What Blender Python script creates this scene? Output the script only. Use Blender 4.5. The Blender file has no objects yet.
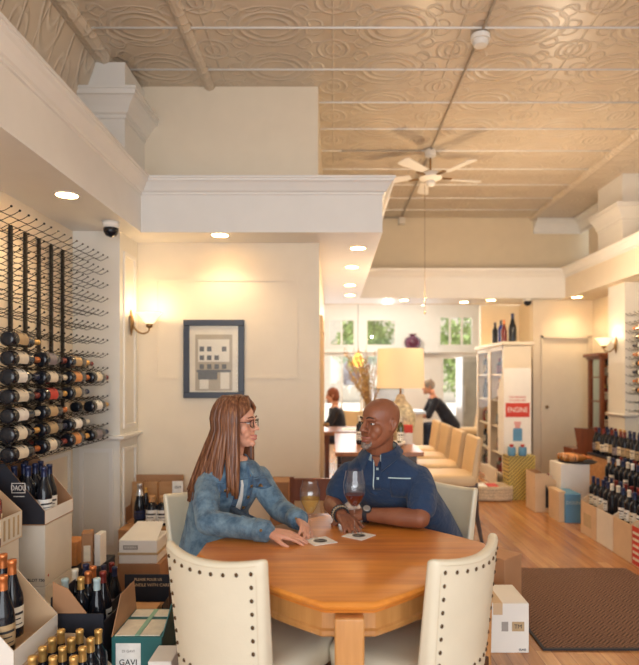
import bpy, bmesh, math, random
from mathutils import Vector, Matrix, Euler
from mathutils.bvhtree import BVHTree
random.seed(7)
PI = math.pi
sc = bpy.context.scene
COL = sc.collection
F = 589.0; VX = 333.0; VY = 377.0; CAMZ = 1.46
def P(px, py, Y):                       # pixel of the photo at a known depth -> place in the room
    return Vector(((px-VX)/F*Y, Y, CAMZ-(py-VY)/F*Y))
def X(px, Y): return (px-VX)/F*Y
def Z(py, Y): return CAMZ-(py-VY)/F*Y

# ------------------------------------------------------------------ materials
class N:
    def __init__(s, nt, sock): s.nt = nt; s.s = sock
    def _op(s, op, *o, clamp=False):
        n = s.nt.nodes.new('ShaderNodeMath'); n.operation = op; n.use_clamp = clamp
        for i, q in enumerate((s,)+o):
            if isinstance(q, N): s.nt.links.new(q.s, n.inputs[i])
            else: n.inputs[i].default_value = q
        return N(s.nt, n.outputs[0])
    def __add__(s, o): return s._op('ADD', o)
    def __sub__(s, o): return s._op('SUBTRACT', o)
    def __mul__(s, o): return s._op('MULTIPLY', o)
    def __truediv__(s, o): return s._op('DIVIDE', o)
    def fract(s): return s._op('FRACT')
    def floor(s): return s._op('FLOOR')
    def abs(s): return s._op('ABSOLUTE')
    def sqrt(s): return s._op('SQRT')
    def sin(s): return s._op('SINE')
    def min(s, o): return s._op('MINIMUM', o)
    def max(s, o): return s._op('MAXIMUM', o)
    def lt(s, o): return s._op('LESS_THAN', o)
    def gt(s, o): return s._op('GREATER_THAN', o)
    def clamp(s): return s._op('ADD', 0.0, clamp=True)
    def bump(s, w):                     # 1 at 0, falling to 0 at +-w
        return (((s.abs()/w)*-1.0)+1.0).clamp()

MATS = {}
def newmat(name):
    m = bpy.data.materials.new(name); m.use_nodes = True
    nt = m.node_tree; b = nt.nodes['Principled BSDF']
    MATS[name] = m
    return m, nt, b
def coord(nt, kind='Object', scale=(1,1,1)):
    tc = nt.nodes.new('ShaderNodeTexCoord'); mp = nt.nodes.new('ShaderNodeMapping')
    mp.inputs['Scale'].default_value = scale
    nt.links.new(tc.outputs[kind], mp.inputs['Vector'])
    return mp.outputs['Vector']
def noise(nt, vec, scale, detail=3, rough=.5):
    n = nt.nodes.new('ShaderNodeTexNoise'); n.inputs['Scale'].default_value = scale
    n.inputs['Detail'].default_value = detail; n.inputs['Roughness'].default_value = rough
    nt.links.new(vec, n.inputs['Vector']); return n.outputs['Fac']
def ramp(nt, fac, stops):
    r = nt.nodes.new('ShaderNodeValToRGB'); e = r.color_ramp.elements
    while len(e) < len(stops): e.new(.5)
    for i, (p, c) in enumerate(stops): e[i].position = p; e[i].color = (*c, 1)
    nt.links.new(fac, r.inputs['Fac']); return r.outputs['Color']
def mixc(nt, fac, a, b, mode='MIX'):
    n = nt.nodes.new('ShaderNodeMix'); n.data_type = 'RGBA'; n.blend_type = mode
    for i, q in ((0, fac), (6, a), (7, b)):
        if isinstance(q, N): q = q.s
        if isinstance(q, (int, float)): n.inputs[i].default_value = q
        elif isinstance(q, tuple): n.inputs[i].default_value = (*q, 1)
        else: nt.links.new(q, n.inputs[i])
    return n.outputs[2]
def bumpn(nt, b, h, strength=.3, dist=.01):
    n = nt.nodes.new('ShaderNodeBump'); n.inputs['Strength'].default_value = strength
    n.inputs['Distance'].default_value = dist
    nt.links.new(h.s if isinstance(h, N) else h, n.inputs['Height'])
    nt.links.new(n.outputs['Normal'], b.inputs['Normal'])
def mat(name, c, rough=.5, metal=0, var=.08, vs=6, bump=0, bs=60, coat=0, scale=(1,1,1), spec=None):
    """painted / plastic / paper / leather: a colour with a little procedural variation"""
    if name in MATS: return MATS[name]
    m, nt, b = newmat(name)
    vec = coord(nt, 'Object', scale)
    f = noise(nt, vec, vs)
    d = tuple(max(0, x*(1-var)) for x in c); l = tuple(min(1, x*(1+var)) for x in c)
    nt.links.new(ramp(nt, f, [(.3, d), (.7, l)]), b.inputs['Base Color'])
    b.inputs['Roughness'].default_value = rough; b.inputs['Metallic'].default_value = metal
    if coat: b.inputs['Coat Weight'].default_value = coat; b.inputs['Coat Roughness'].default_value = .08
    if spec is not None: b.inputs['Specular IOR Level'].default_value = spec
    if bump: bumpn(nt, b, noise(nt, vec, bs, 4), bump, .004)
    return m
def emis(name, c, s):
    if name in MATS: return MATS[name]
    m, nt, b = newmat(name)
    b.inputs['Base Color'].default_value = (*c, 1)
    b.inputs['Emission Color'].default_value = (*c, 1); b.inputs['Emission Strength'].default_value = s
    return m
def wood(name, c1, c2, rough=.3, axis=1, coat=.3, sc_=1.0, rotz=0):
    m, nt, b = newmat(name)
    s = [14*sc_, 14*sc_, 14*sc_]; s[axis] = 1.2*sc_
    tc = nt.nodes.new('ShaderNodeTexCoord'); mp = nt.nodes.new('ShaderNodeMapping'); mp.inputs['Rotation'].default_value = (0,0,rotz)
    mp2 = nt.nodes.new('ShaderNodeMapping'); mp2.inputs['Scale'].default_value = s
    nt.links.new(tc.outputs['Object'], mp.inputs['Vector']); nt.links.new(mp.outputs[0], mp2.inputs['Vector'])
    f = noise(nt, mp2.outputs[0], 1.6, 6, .6)
    nt.links.new(ramp(nt, f, [(.3, c1), (.68, c2)]), b.inputs['Base Color'])
    b.inputs['Roughness'].default_value = rough
    b.inputs['Coat Weight'].default_value = coat; b.inputs['Coat Roughness'].default_value = .22
    bumpn(nt, b, f, .06, .002)
    return m

M_white = mat('white_paint', (.79,.77,.73), .45, var=.015)
M_cream = mat('cream_wall_paint', (.80,.70,.55), .55, var=.02)
M_upper = mat('warm_beige_paint', (.74,.62,.44), .6, var=.02)
M_greyw = mat('cool_white_paint', (.76,.73,.66), .55, var=.02)
M_iron = mat('dark_iron', (.035,.028,.022), .45, .6)
M_black = mat('black_card', (.012,.014,.024), .6)
M_bwood = wood('dark_brown_wood', (.035,.014,.008), (.07,.03,.015), .35, 2)
M_rwood = wood('red_brown_wood', (.15,.040,.018), (.25,.075,.03), .35, 2)
M_table = wood('honey_cherry_wood', (.50,.145,.020), (.76,.29,.045), .36, 0, .15, .8, PI/4)
M_tleg = wood('honey_leg_wood', (.44,.19,.05), (.62,.31,.10), .28, 2, .4)
M_bartop = wood('bar_table_wood', (.26,.09,.03), (.42,.17,.06), .3, 1)
M_crate = wood('crate_wood', (.42,.2,.08), (.58,.33,.15), .6, 0, 0)
M_kraft = mat('kraft_cardboard', (.42,.22,.11), .8, var=.08, bump=.05)
M_kraftl = mat('pale_kraft_cardboard', (.66,.47,.29), .8, var=.06, bump=.05)
M_carton = mat('white_cardboard', (.72,.66,.56), .75, var=.04)
M_cartonw = mat('bright_white_cardboard', (.83,.80,.74), .7, var=.03)
M_teal = mat('teal_card', (.02,.13,.13), .6)
M_blue = mat('sky_blue_card', (.11,.29,.47), .6)
M_leather = mat('cream_leather', (.71,.655,.51), .42, var=.03, vs=9, bump=.12, bs=160)
M_leather2 = mat('butter_leather', (.72,.53,.31), .5, var=.04, bump=.1, bs=140)
M_nail = mat('bronze_nail', (.10,.06,.03), .3, .9)
M_brass = mat('antique_brass', (.32,.19,.08), .3, .9)
M_gold = mat('gold_foil', (.72,.44,.14), .35, .6)
M_copper = mat('copper_foil', (.66,.22,.07), .32, .6)
M_redf = mat('dark_red_foil', (.22,.03,.025), .35, .3)
M_bluef = mat('navy_foil', (.02,.03,.09), .3, .2)
M_whitef = mat('cream_foil', (.75,.68,.55), .4)
M_bluel = mat('pale_blue_foil', (.45,.58,.60), .4)
M_silver = mat('silver_foil', (.62,.62,.64), .25, .8)
M_glassd = mat('dark_bottle_glass', (.010,.012,.018), .09, coat=.15, var=.1, spec=.35)
M_glassb = mat('cobalt_bottle_glass', (.01,.02,.25), .07, coat=.6)
M_glassg = mat('olive_bottle_glass', (.05,.06,.02), .08, coat=.6)
M_glassr = mat('red_wine_glass', (.20,.02,.02), .08, coat=.6)
M_glassa = mat('amber_bottle_glass', (.38,.14,.03), .08, coat=.6)
M_paper = mat('cream_label_paper', (.78,.70,.56), .6, vs=30)
M_paperw = mat('white_label_paper', (.85,.83,.78), .6, vs=30)
M_papero = mat('orange_label_paper', (.70,.30,.10), .6, vs=30)
M_paperk = mat('grey_label_paper', (.25,.22,.24), .6, vs=30)
M_papert = mat('tan_label_paper', (.50,.36,.20), .6, vs=30)
M_red = mat('red_print', (.62,.05,.03), .6)
M_inkg = mat('grey_print', (.36,.33,.30), .7)
M_inkb = mat('black_print', (.03,.03,.035), .7)
M_inkw = mat('white_print', (.75,.72,.68), .7)
M_green = mat('pale_green_print', (.30,.50,.36), .7)
M_lamp = emis('lit_downlight', (1.0,.83,.55), 9)
M_shade = emis('lit_glass_shade', (1.0,.80,.52), 1.3)
M_steel = mat('brushed_steel', (.45,.45,.44), .35, .7)

# clear glass
def clearglass(name, tint=(1,1,1)):
    m, nt, b = newmat(name)
    b.inputs['Base Color'].default_value = (*tint, 1); b.inputs['Roughness'].default_value = 0.0
    b.inputs['Transmission Weight'].default_value = 1; b.inputs['IOR'].default_value = 1.45
    return m
m, nt, b = newmat('clear_glass'); M_clear = m
tr = nt.nodes.new('ShaderNodeBsdfTransparent'); gl = nt.nodes.new('ShaderNodeBsdfGlossy'); gl.inputs['Roughness'].default_value = .03
lw = nt.nodes.new('ShaderNodeLayerWeight'); lw.inputs['Blend'].default_value = .5; tr.inputs[0].default_value = (.97,.975,.975,1)
mx = nt.nodes.new('ShaderNodeMixShader'); fc = N(nt, lw.outputs['Facing']); fc = fc*fc*fc*.6 + .09; nt.links.new(fc.s, mx.inputs[0])
nt.links.new(tr.outputs[0], mx.inputs[1]); nt.links.new(gl.outputs[0], mx.inputs[2]); nt.links.new(mx.outputs[0], nt.nodes['Material Output'].inputs['Surface'])
m, nt, b = newmat('window_pane_glass'); M_pane = m
tr = nt.nodes.new('ShaderNodeBsdfTransparent'); gl = nt.nodes.new('ShaderNodeBsdfGlossy'); gl.inputs['Roughness'].default_value = .02
mx = nt.nodes.new('ShaderNodeMixShader'); mx.inputs[0].default_value = .04
nt.links.new(tr.outputs[0], mx.inputs[1]); nt.links.new(gl.outputs[0], mx.inputs[2]); nt.links.new(mx.outputs[0], nt.nodes['Material Output'].inputs['Surface'])
m, nt, b = newmat('white_wine'); M_winew = m
tr = nt.nodes.new('ShaderNodeBsdfTransparent'); tr.inputs[0].default_value = (.97,.86,.52,1); gl = nt.nodes.new('ShaderNodeBsdfDiffuse'); gl.inputs[0].default_value = (.85,.72,.38,1)
mx = nt.nodes.new('ShaderNodeMixShader'); mx.inputs[0].default_value = .09
nt.links.new(tr.outputs[0], mx.inputs[1]); nt.links.new(gl.outputs[0], mx.inputs[2]); nt.links.new(mx.outputs[0], nt.nodes['Material Output'].inputs['Surface'])
M_winer = mat('red_wine', (.09,.006,.01), .05, coat=.5)

# floor: narrow oak strips running away from the camera
m, nt, b = newmat('oak_strip_floor'); M_floor = m
tc = nt.nodes.new('ShaderNodeTexCoord'); sp = nt.nodes.new('ShaderNodeSeparateXYZ'); nt.links.new(tc.outputs['Object'], sp.inputs[0])
x = N(nt, sp.outputs[0]); y = N(nt, sp.outputs[1])
xs = x/.083; row = xs.floor(); fx = xs.fract()
ys = (y + (row*0.737).fract()*1.3)/1.3; fy = ys.fract(); cell = row*7.13 + ys.floor()*3.71
rnd = ((cell*12.9898).sin()*43758.5453).fract()
cb = nt.nodes.new('ShaderNodeCombineXYZ')
nt.links.new((x*18.0).s, cb.inputs[0]); nt.links.new((y*1.4 + rnd*9.0).s, cb.inputs[1]); nt.links.new((rnd*20.0).s, cb.inputs[2])
g = noise(nt, cb.outputs[0], 1.5, 5, .6)
c1 = ramp(nt, rnd.s, [(0, (.40,.165,.052)), (.5, (.50,.225,.075)), (1, (.60,.30,.11))])
c2 = ramp(nt, g, [(.3, (.72,.66,.6)), (.7, (1.1,1.08,1.05))])
cc = mixc(nt, 1.0, c1, c2, 'MULTIPLY')
gap = ((fx-.5).abs().gt(.478)).max((fy-.5).abs().gt(.4985))
cc = mixc(nt, gap*.55, cc, (.12,.05,.02))
nt.links.new(cc, b.inputs['Base Color']); b.inputs['Roughness'].default_value = .27
b.inputs['Coat Weight'].default_value = .35; b.inputs['Coat Roughness'].default_value = .15
bumpn(nt, b, gap*-1.0, .25, .002)

# pressed tin: rows of ovals, scrolls and beads
def tin(name, c1, c2):
    m, nt, b = newmat(name)
    tc = nt.nodes.new('ShaderNodeTexCoord'); sp = nt.nodes.new('ShaderNodeSeparateXYZ'); nt.links.new(tc.outputs['Object'], sp.inputs[0])
    x = N(nt, sp.outputs[0]); y = N(nt, sp.outputs[1])
    T = .561
    u = ((x/(T*1.6)).fract() - .5)*1.6; v = ((y-4.13)/T).fract() - .5
    au = u.abs(); av = v.abs()
    def ring(cu, cv, a, r, w):
        d = (((au-cu)/a)*((au-cu)/a) + (av-cv)*(av-cv)).sqrt()
        return (d-r).bump(w)
    h = ring(0, .5, 1.25, .30, .035)
    h = h.max(ring(0, .5, 1.3, .20, .03)*.8)
    h = h.max(ring(0, .5, 1.2, .42, .025)*.7)
    h = h.max(ring(.8, 0, .9, .22, .035)*.9)
    h = h.max(ring(.8, 0, .8, .12, .03)*.8)
    h = h.max(ring(.42, .16, .8, .12, .028)*.7)
    h = h.max(ring(.56, .44, 1.0, .10, .025)*.7)
    h = h.max((av-(((u*7.85).sin().abs())*.10+.08)).bump(.022)*.8)
    seam = (av-.5).bump(.03); h = h.max(seam*1.3)
    h = h.max((au-.8).bump(.02)*.8)
    n = noise(nt, coord(nt, 'Object', (1,1,1)), 5, 3)
    col = ramp(nt, n, [(.3, c1), (.7, c2)])
    nt.links.new(mixc(nt, h*.28, col, (.86,.79,.68)), b.inputs['Base Color'])
    b.inputs['Roughness'].default_value = .38; b.inputs['Metallic'].default_value = 0
    b.inputs['Coat Weight'].default_value = .2; b.inputs['Coat Roughness'].default_value = .25
    bumpn(nt, b, h, .55, .02)
    return m
M_tin = tin('pressed_tin_ceiling', (.60,.50,.385), (.66,.56,.435))

# rubber backed entrance mat: basket weave
m, nt, b = newmat('brown_basket_mat'); M_mat = m
tc = nt.nodes.new('ShaderNodeTexCoord'); sp = nt.nodes.new('ShaderNodeSeparateXYZ'); nt.links.new(tc.outputs['Object'], sp.inputs[0])
x = N(nt, sp.outputs[0]); y = N(nt, sp.outputs[1])
p = (x+y)/.085; q = (x-y)/.085
chk = ((p.floor()+q.floor())*.5).fract().gt(.25)
sa = ((p*3.0).fract()-.5).abs()*2.0; sb = ((q*3.0).fract()-.5).abs()*2.0
h = sa*chk + sb*(chk*-1.0+1.0)
nt.links.new(mixc(nt, h, (.035,.014,.008), (.30,.155,.09)), b.inputs['Base Color']); b.inputs['Roughness'].default_value = .9
bumpn(nt, b, h, .6, .006)

# denim
def cloth(name, dark, light, rough=.85, wsc=9, weave=1, p0=.35, p1=.7):
    m, nt, b = newmat(name)
    v = coord(nt, 'Object')
    f = noise(nt, v, wsc, 5, .62)
    col = ramp(nt, f, [(p0, dark), (p1, light)])
    nt.links.new(col, b.inputs['Base Color']); b.inputs['Roughness'].default_value = rough
    b.inputs['Sheen Weight'].default_value = .15
    a = noise(nt, v, 14, 3); c = noise(nt, v, 600, 2)
    bumpn(nt, b, N(nt, a)*1.0 + N(nt, c)*.07*weave, .8, .03)
    return m
M_denim = cloth('washed_denim', (.045,.105,.18), (.215,.335,.43), wsc=16)
M_denimd = cloth('denim_seam', (.03,.07,.13), (.10,.18,.28), wsc=30)
M_jeans = cloth('dark_jeans', (.01,.02,.05), (.03,.05,.10))
M_navy = cloth('navy_pique', (.010,.032,.085), (.017,.048,.12), wsc=5)
M_navyd = cloth('navy_collar', (.008,.026,.072), (.014,.042,.105), wsc=5)
M_blackc = cloth('black_cloth', (.008,.010,.022), (.016,.02,.04))
M_tee = mat('white_cotton', (.82,.80,.76), .8)
def skin(name, c, d):
    m, nt, b = newmat(name)
    f = noise(nt, coord(nt), 14, 4)
    nt.links.new(ramp(nt, f, [(.3, d), (.7, c)]), b.inputs['Base Color']); b.inputs['Roughness'].default_value = .45
    b.inputs['Subsurface Weight'].default_value = .08; b.inputs['Subsurface Radius'].default_value = (.02,.008,.004)
    return m
M_skinw = skin('fair_skin', (.72,.38,.26), (.62,.29,.19))
M_skinm = skin('brown_skin', (.29,.108,.055), (.22,.076,.038))
M_lip = mat('lips', (.55,.18,.15), .4); M_lipm = mat('brown_lips', (.28,.09,.07), .4)
M_teeth = mat('teeth', (.85,.82,.76), .25)
M_eye = mat('eye_white', (.75,.72,.68), .2); M_iris = mat('dark_iris', (.02,.012,.01), .1)
M_brow = mat('brow_hair', (.06,.03,.02), .8); M_grey = mat('grey_beard', (.22,.17,.145), .9, var=.35, vs=90, bump=.5, bs=200)
m, nt, b = newmat('auburn_hair'); M_hair = m
f = noise(nt, coord(nt, 'Object', (60,60,2.5)), 1.5, 5, .6)
nt.links.new(ramp(nt, f, [(.28, (.05,.017,.008)), (.5, (.16,.058,.026)), (.75, (.42,.20,.09))]), b.inputs['Base Color'])
b.inputs['Roughness'].default_value = .38; bumpn(nt, b, f, .5, .004)
M_hair2 = mat('red_hair', (.25,.07,.03), .6, var=.3, vs=60)
M_greyh = mat('grey_hair', (.32,.27,.24), .7, var=.2, vs=60)

# ------------------------------------------------------------------ mesh helpers
class MB:
    def __init__(s): s.v = []; s.f = []; s.m = []; s.M = Matrix.Identity(4); s.mi = 0
    def pt(s, p): s.v.append(tuple(s.M @ Vector(p))); return len(s.v)-1
    def face(s, ids): s.f.append(tuple(ids)); s.m.append(s.mi)
    def box(s, a, b):
        x0,y0,z0 = a; x1,y1,z1 = b
        i = [s.pt(p) for p in ((x0,y0,z0),(x1,y0,z0),(x1,y1,z0),(x0,y1,z0),(x0,y0,z1),(x1,y0,z1),(x1,y1,z1),(x0,y1,z1))]
        for f in ((0,3,2,1),(4,5,6,7),(0,1,5,4),(1,2,6,5),(2,3,7,6),(3,0,4,7)): s.face([i[k] for k in f])
        return s
    def prism(s, pts, z0, z1):          # pts counter-clockwise in xy
        n = len(pts); a = [s.pt((x,y,z0)) for x,y in pts]; b = [s.pt((x,y,z1)) for x,y in pts]
        s.face(a[::-1]); s.face(b)
        for k in range(n): j = (k+1)%n; s.face((a[k],a[j],b[j],b[k]))
        return s
    def extr(s, pts3, d):               # polygon of 3-D points pushed along d
        d = Vector(d); n = len(pts3); a = [s.pt(p) for p in pts3]; b = [s.pt(Vector(p)+d) for p in pts3]
        s.face(a[::-1]); s.face(b)
        for k in range(n): j = (k+1)%n; s.face((a[k],a[j],b[j],b[k]))
        return s
    def lathe(s, prof, n=20, c=(0,0,0), sx=1, sy=1, cap=True):
        rings = []
        for r, z in prof:
            rings.append([s.pt((c[0]+r*sx*math.cos(2*PI*k/n), c[1]+r*sy*math.sin(2*PI*k/n), c[2]+z)) for k in range(n)])
        for a, b in zip(rings, rings[1:]):
            for k in range(n): j = (k+1)%n; s.face((a[k],a[j],b[j],b[k]))
        if cap and prof[0][0] > 1e-5: s.face(rings[0][::-1])
        if cap and prof[-1][0] > 1e-5: s.face(rings[-1])
        return s
    def sphere(s, c, r, n=12, m=8):
        if isinstance(r, (int,float)): r = (r,r,r)
        rings = []
        for i in range(1, m):
            t = PI*i/m
            rings.append([s.pt((c[0]+r[0]*math.sin(t)*math.cos(2*PI*k/n), c[1]+r[1]*math.sin(t)*math.sin(2*PI*k/n), c[2]-r[2]*math.cos(t))) for k in range(n)])
        b = s.pt((c[0],c[1],c[2]-r[2])); t_ = s.pt((c[0],c[1],c[2]+r[2]))
        for a, q in zip(rings, rings[1:]):
            for k in range(n): j = (k+1)%n; s.face((a[k],a[j],q[j],q[k]))
        for k in range(n):
            j = (k+1)%n; s.face((b, rings[0][j], rings[0][k])); s.face((t_, rings[-1][k], rings[-1][j]))
        return s
    def tube(s, path, rad, n=10, sub=4, flat=None, caps=True):
        """path of points, radius per point (Catmull-Rom), rounded ends; flat=(dir, k): squash along dir by k"""
        P_ = [Vector(p) for p in path]
        if isinstance(rad, (int,float)): rad = [rad]*len(P_)
        pts = []; rs = []
        if len(P_) > 2 and sub > 1:
            Q = [P_[0]*2-P_[1]] + P_ + [P_[-1]*2-P_[-2]]
            for i in range(len(P_)-1):
                p0,p1,p2,p3 = Q[i:i+4]
                for k in range(sub):
                    t = k/sub
                    pts.append(.5*((2*p1)+(p2-p0)*t+(2*p0-5*p1+4*p2-p3)*t*t+(3*p1-p0-3*p2+p3)*t**3)); rs.append(rad[i]*(1-t)+rad[i+1]*t)
            pts.append(P_[-1]); rs.append(rad[-1])
        else: pts = P_; rs = list(rad)
        if caps:
            d0 = (pts[0]-pts[1]).normalized(); d1 = (pts[-1]-pts[-2]).normalized(); r0 = rs[0]; r1 = rs[-1]
            a = [(pts[0]+d0*r0*math.sin(q), r0*math.cos(q)) for q in (1.35, 1.0, .5)]
            e = [(pts[-1]+d1*r1*math.sin(q), r1*math.cos(q)) for q in (.5, 1.0, 1.35)]
            pts = [q[0] for q in a]+pts+[q[0] for q in e]; rs = [q[1] for q in a]+rs+[q[1] for q in e]
        up = None; rings = []
        for i, p in enumerate(pts):
            t = (pts[min(i+1,len(pts)-1)]-pts[max(i-1,0)]).normalized()
            if up is None:
                up = Vector((0,0,1)) if abs(t.z) < .9 else Vector((1,0,0))
            up = (up - t*up.dot(t)).normalized(); sd = t.cross(up)
            ring = []
            for k in range(n):
                o = (up*math.cos(2*PI*k/n)+sd*math.sin(2*PI*k/n))*rs[i]
                if flat: fd = Vector(flat[0]).normalized(); o = o - fd*o.dot(fd)*(1-flat[1])
                ring.append(s.pt(p+o))
            rings.append(ring)
        for a, b in zip(rings, rings[1:]):
            for k in range(n): j = (k+1)%n; s.face((a[k],a[j],b[j],b[k]))
        s.face(rings[0][::-1]); s.face(rings[-1])
        return s
    def rings(s, rs, cap=True):
        R_ = [[s.pt(p) for p in r] for r in rs]; n = len(R_[0])
        for a, b in zip(R_, R_[1:]):
            for k in range(n): j = (k+1)%n; s.face((a[k],a[j],b[j],b[k]))
        if cap: s.face(R_[0][::-1]); s.face(R_[-1])
        return s
    def mesh(s, name, mats):
        me = bpy.data.meshes.new(name); me.from_pydata(s.v, [], s.f)
        for m in (mats if isinstance(mats, (list,tuple)) else [mats]): me.materials.append(m)
        me.polygons.foreach_set('material_index', s.m)
        bm = bmesh.new(); bm.from_mesh(me); bmesh.ops.recalc_face_normals(bm, faces=bm.faces); bm.to_mesh(me); bm.free()
        return me
    def build(s, name, mats, parent=None, smooth=False, bevel=0, seg=2, loc=None, auto=None):
        me = s.mesh(name, mats)
        o = bpy.data.objects.new(name, me); COL.objects.link(o)
        if loc: o.location = loc
        if smooth:
            me.polygons.foreach_set('use_smooth', [True]*len(me.polygons))
            if auto: me.set_sharp_from_angle(angle=auto)
        if parent: o.parent = parent
        if bevel:
            b = o.modifiers.new('bevel', 'BEVEL'); b.width = bevel; b.segments = seg; b.limit_method = 'ANGLE'; b.angle_limit = .6
            if seg > 1: me.polygons.foreach_set('use_smooth', [True]*len(me.polygons)); b.harden_normals = False; me.set_sharp_from_angle(angle=1.2)
        return o
def tag(o, label, cat, group=None, kind=None):
    if label: o['label'] = label
    if cat: o['category'] = cat
    if group: o['group'] = group
    if kind: o['kind'] = kind
    return o
def thing(name, label, cat, loc=(0,0,0), rz=0, group=None):
    o = bpy.data.objects.new(name, None); COL.objects.link(o); o.empty_display_size = .1
    o.location = loc; o.rotation_euler = (0,0,rz)
    return tag(o, label, cat, group)
def struct(mb, name, mats, **k):
    o = mb.build(name, mats, **k); o['kind'] = 'structure'; return o
def dup(root, loc, rot=None, label=None, group=None):
    def cp(o, par):
        c = o.copy(); COL.objects.link(c); c.parent = par
        for ch in list(o.children): cp(ch, c)
        return c
    r = cp(root, None); r.location = loc
    if rot is not None: r.rotation_euler = rot if not isinstance(rot,(int,float)) else (0,0,rot)
    if label: r['label'] = label
    if group: r['group'] = group
    return r
def recolor(root, name, m):
    for ch in root.children:
        if ch.name.split('.')[0] == name:
            ch.data = ch.data.copy() if ch.data.users > 1 else ch.data; ch.data.materials[0] = m
def evalmesh(o, mats=None, name=None):
    dg = bpy.context.evaluated_depsgraph_get(); dg.update()
    me = bpy.data.meshes.new_from_object(o.evaluated_get(dg))
    o.modifiers.clear(); o.data = me
    if mats:
        me.materials.clear()
        for m in mats: me.materials.append(m)
    me.polygons.foreach_set('use_smooth', [True]*len(me.polygons))
    return o
def fuse(mb, name, m, parent=None, voxel=.005, smooth=4, fac=.5):
    o = mb.build(name, m, parent)
    r = o.modifiers.new('r', 'REMESH'); r.mode = 'VOXEL'; r.voxel_size = voxel
    if smooth: q = o.modifiers.new('s', 'SMOOTH'); q.iterations = smooth; q.factor = fac
    return evalmesh(o, [m])
def text(s, size, m, parent, loc, rot, name='lettering', depth=.0012, sx=1, align='CENTER'):
    cu = bpy.data.curves.new(name, 'FONT'); cu.body = s; cu.size = size; cu.extrude = depth; cu.align_x = align; cu.align_y = 'CENTER'
    o = bpy.data.objects.new(name, cu); COL.objects.link(o)
    dg = bpy.context.evaluated_depsgraph_get(); dg.update()
    me = bpy.data.meshes.new_from_object(o.evaluated_get(dg)); bpy.data.objects.remove(o)
    me.materials.clear(); me.materials.append(m)
    t = bpy.data.objects.new(name, me); COL.objects.link(t); t.parent = parent
    t.location = loc; t.rotation_euler = rot; t.scale = (sx,1,1)
    return t
FRONT = (PI/2,0,0)                      # lettering facing -Y
RIGHTF = (PI/2,0,PI/2)                  # lettering facing +X
LEFTF = (PI/2,0,-PI/2)
def moulding(path, z, prof, closed=False):
    """sweep prof [(out, dz)] along a polyline in plan with mitred corners; out is to the right of travel"""
    mb = MB(); pts = [Vector((p[0],p[1])) for p in path]; n = len(pts); rs = []
    for i in range(n):
        d0 = (pts[i]-pts[i-1]).normalized() if i > 0 else None
        d1 = (pts[i+1]-pts[i]).normalized() if i < n-1 else None
        n0 = Vector((d0.y,-d0.x)) if d0 else None; n1 = Vector((d1.y,-d1.x)) if d1 else None
        if n0 is None: m_ = n1
        elif n1 is None: m_ = n0
        else: m_ = (n0+n1)/(1+n0.dot(n1))
        rs.append([(pts[i].x+m_.x*o, pts[i].y+m_.y*o, z+dz) for o, dz in prof])
    mb.rings(rs); return mb
# ------------------------------------------------------------------ camera, render look
cam = bpy.data.cameras.new('camera'); co = bpy.data.objects.new('camera', cam); COL.objects.link(co); sc.camera = co
co.location = (0,0,CAMZ); co.rotation_euler = (PI/2,0,0)
cam.sensor_fit = 'HORIZONTAL'; cam.sensor_width = 36; cam.lens = F/639*36
cam.shift_x = (319.5-VX)/639; cam.shift_y = (VY-332.5)/639; cam.clip_end = 200
cam.dof.use_dof = True; cam.dof.focus_distance = 2.75; cam.dof.aperture_fstop = 2.1
sc.view_settings.view_transform = 'Standard'; sc.view_settings.look = 'None'; sc.view_settings.gamma = 1
sc.view_settings.exposure = 0.0

# ------------------------------------------------------------------ the room
XL = -2.015; XR = 3.82; YW = 4.97; XP = -.126; ZC = 3.91; ZS = 2.59; ZT = 3.005; YB = 13.0; YN = -2.6
BX = -1.5; BXR = 3.33; HY = 4.6; SX = .386; HY2 = 8.44; UY = 9.06
struct(MB().box((XL-.15,YN,-.1),(XR+.15,YB+.3,0)), 'floor', M_floor)
# walls
w = MB().box((XL-.15,YN,0),(XL,YW,ZC)); struct(w, 'wall_left', M_cream)
w = MB().box((XL-.15,YW,0),(XP,YW+.12,ZC)); w.box((XP-.1,YW+.12,0),(XP,8.1,ZC)); struct(w, 'wall_back', M_cream)
w = MB().box((XR,YN,0),(XR+.15,8.8,ZC)); struct(w, 'wall_right', M_cream)
w = MB().box((XP-.1,UY,ZS),(XR+.15,UY+.12,ZC)); struct(w, 'wall_upper', M_upper)
# facing wall right, with alcove behind the cabinet
XD0, XD1 = X(541,8.65), X(590,8.65)
w = MB(); w.box((X(533,8.65),8.65,0),(XD0,8.8,ZS)); w.box((XD1,8.65,0),(XR,8.8,ZS)); w.box((XD0,8.65,2.05),(XD1,8.8,ZS)); struct(w, 'wall_end', M_cream)
w = MB(); w.box((X(533,8.65),8.8,0),(X(533,8.65)+.1,9.4,ZS)); w.box((X(481,9.3),9.3,0),(X(533,8.65)+.1,9.42,ZS)); struct(w, 'wall_alcove', M_upper)
w = MB().box((3.4,9.42,0),(3.5,YB,ZT+.1)); struct(w, 'wall_back_right', M_cream)
# plain flush door in the facing wall
d = struct(MB().box((XD0+.01,8.68,.02),(XD1-.01,8.72,2.03)), 'door_1', M_cream)
MB().box((XD0-.0,8.63,0),(XD0+.03,8.66,2.07)).box((XD1-.03,8.63,0),(XD1,8.66,2.07)).box((XD0,8.63,2.03),(XD1,8.66,2.07)).build('door_frame', M_cream, d)
MB().sphere((XD0+.09,8.65,1.02),.025).build('door_knob', M_brass, d, smooth=True)
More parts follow.
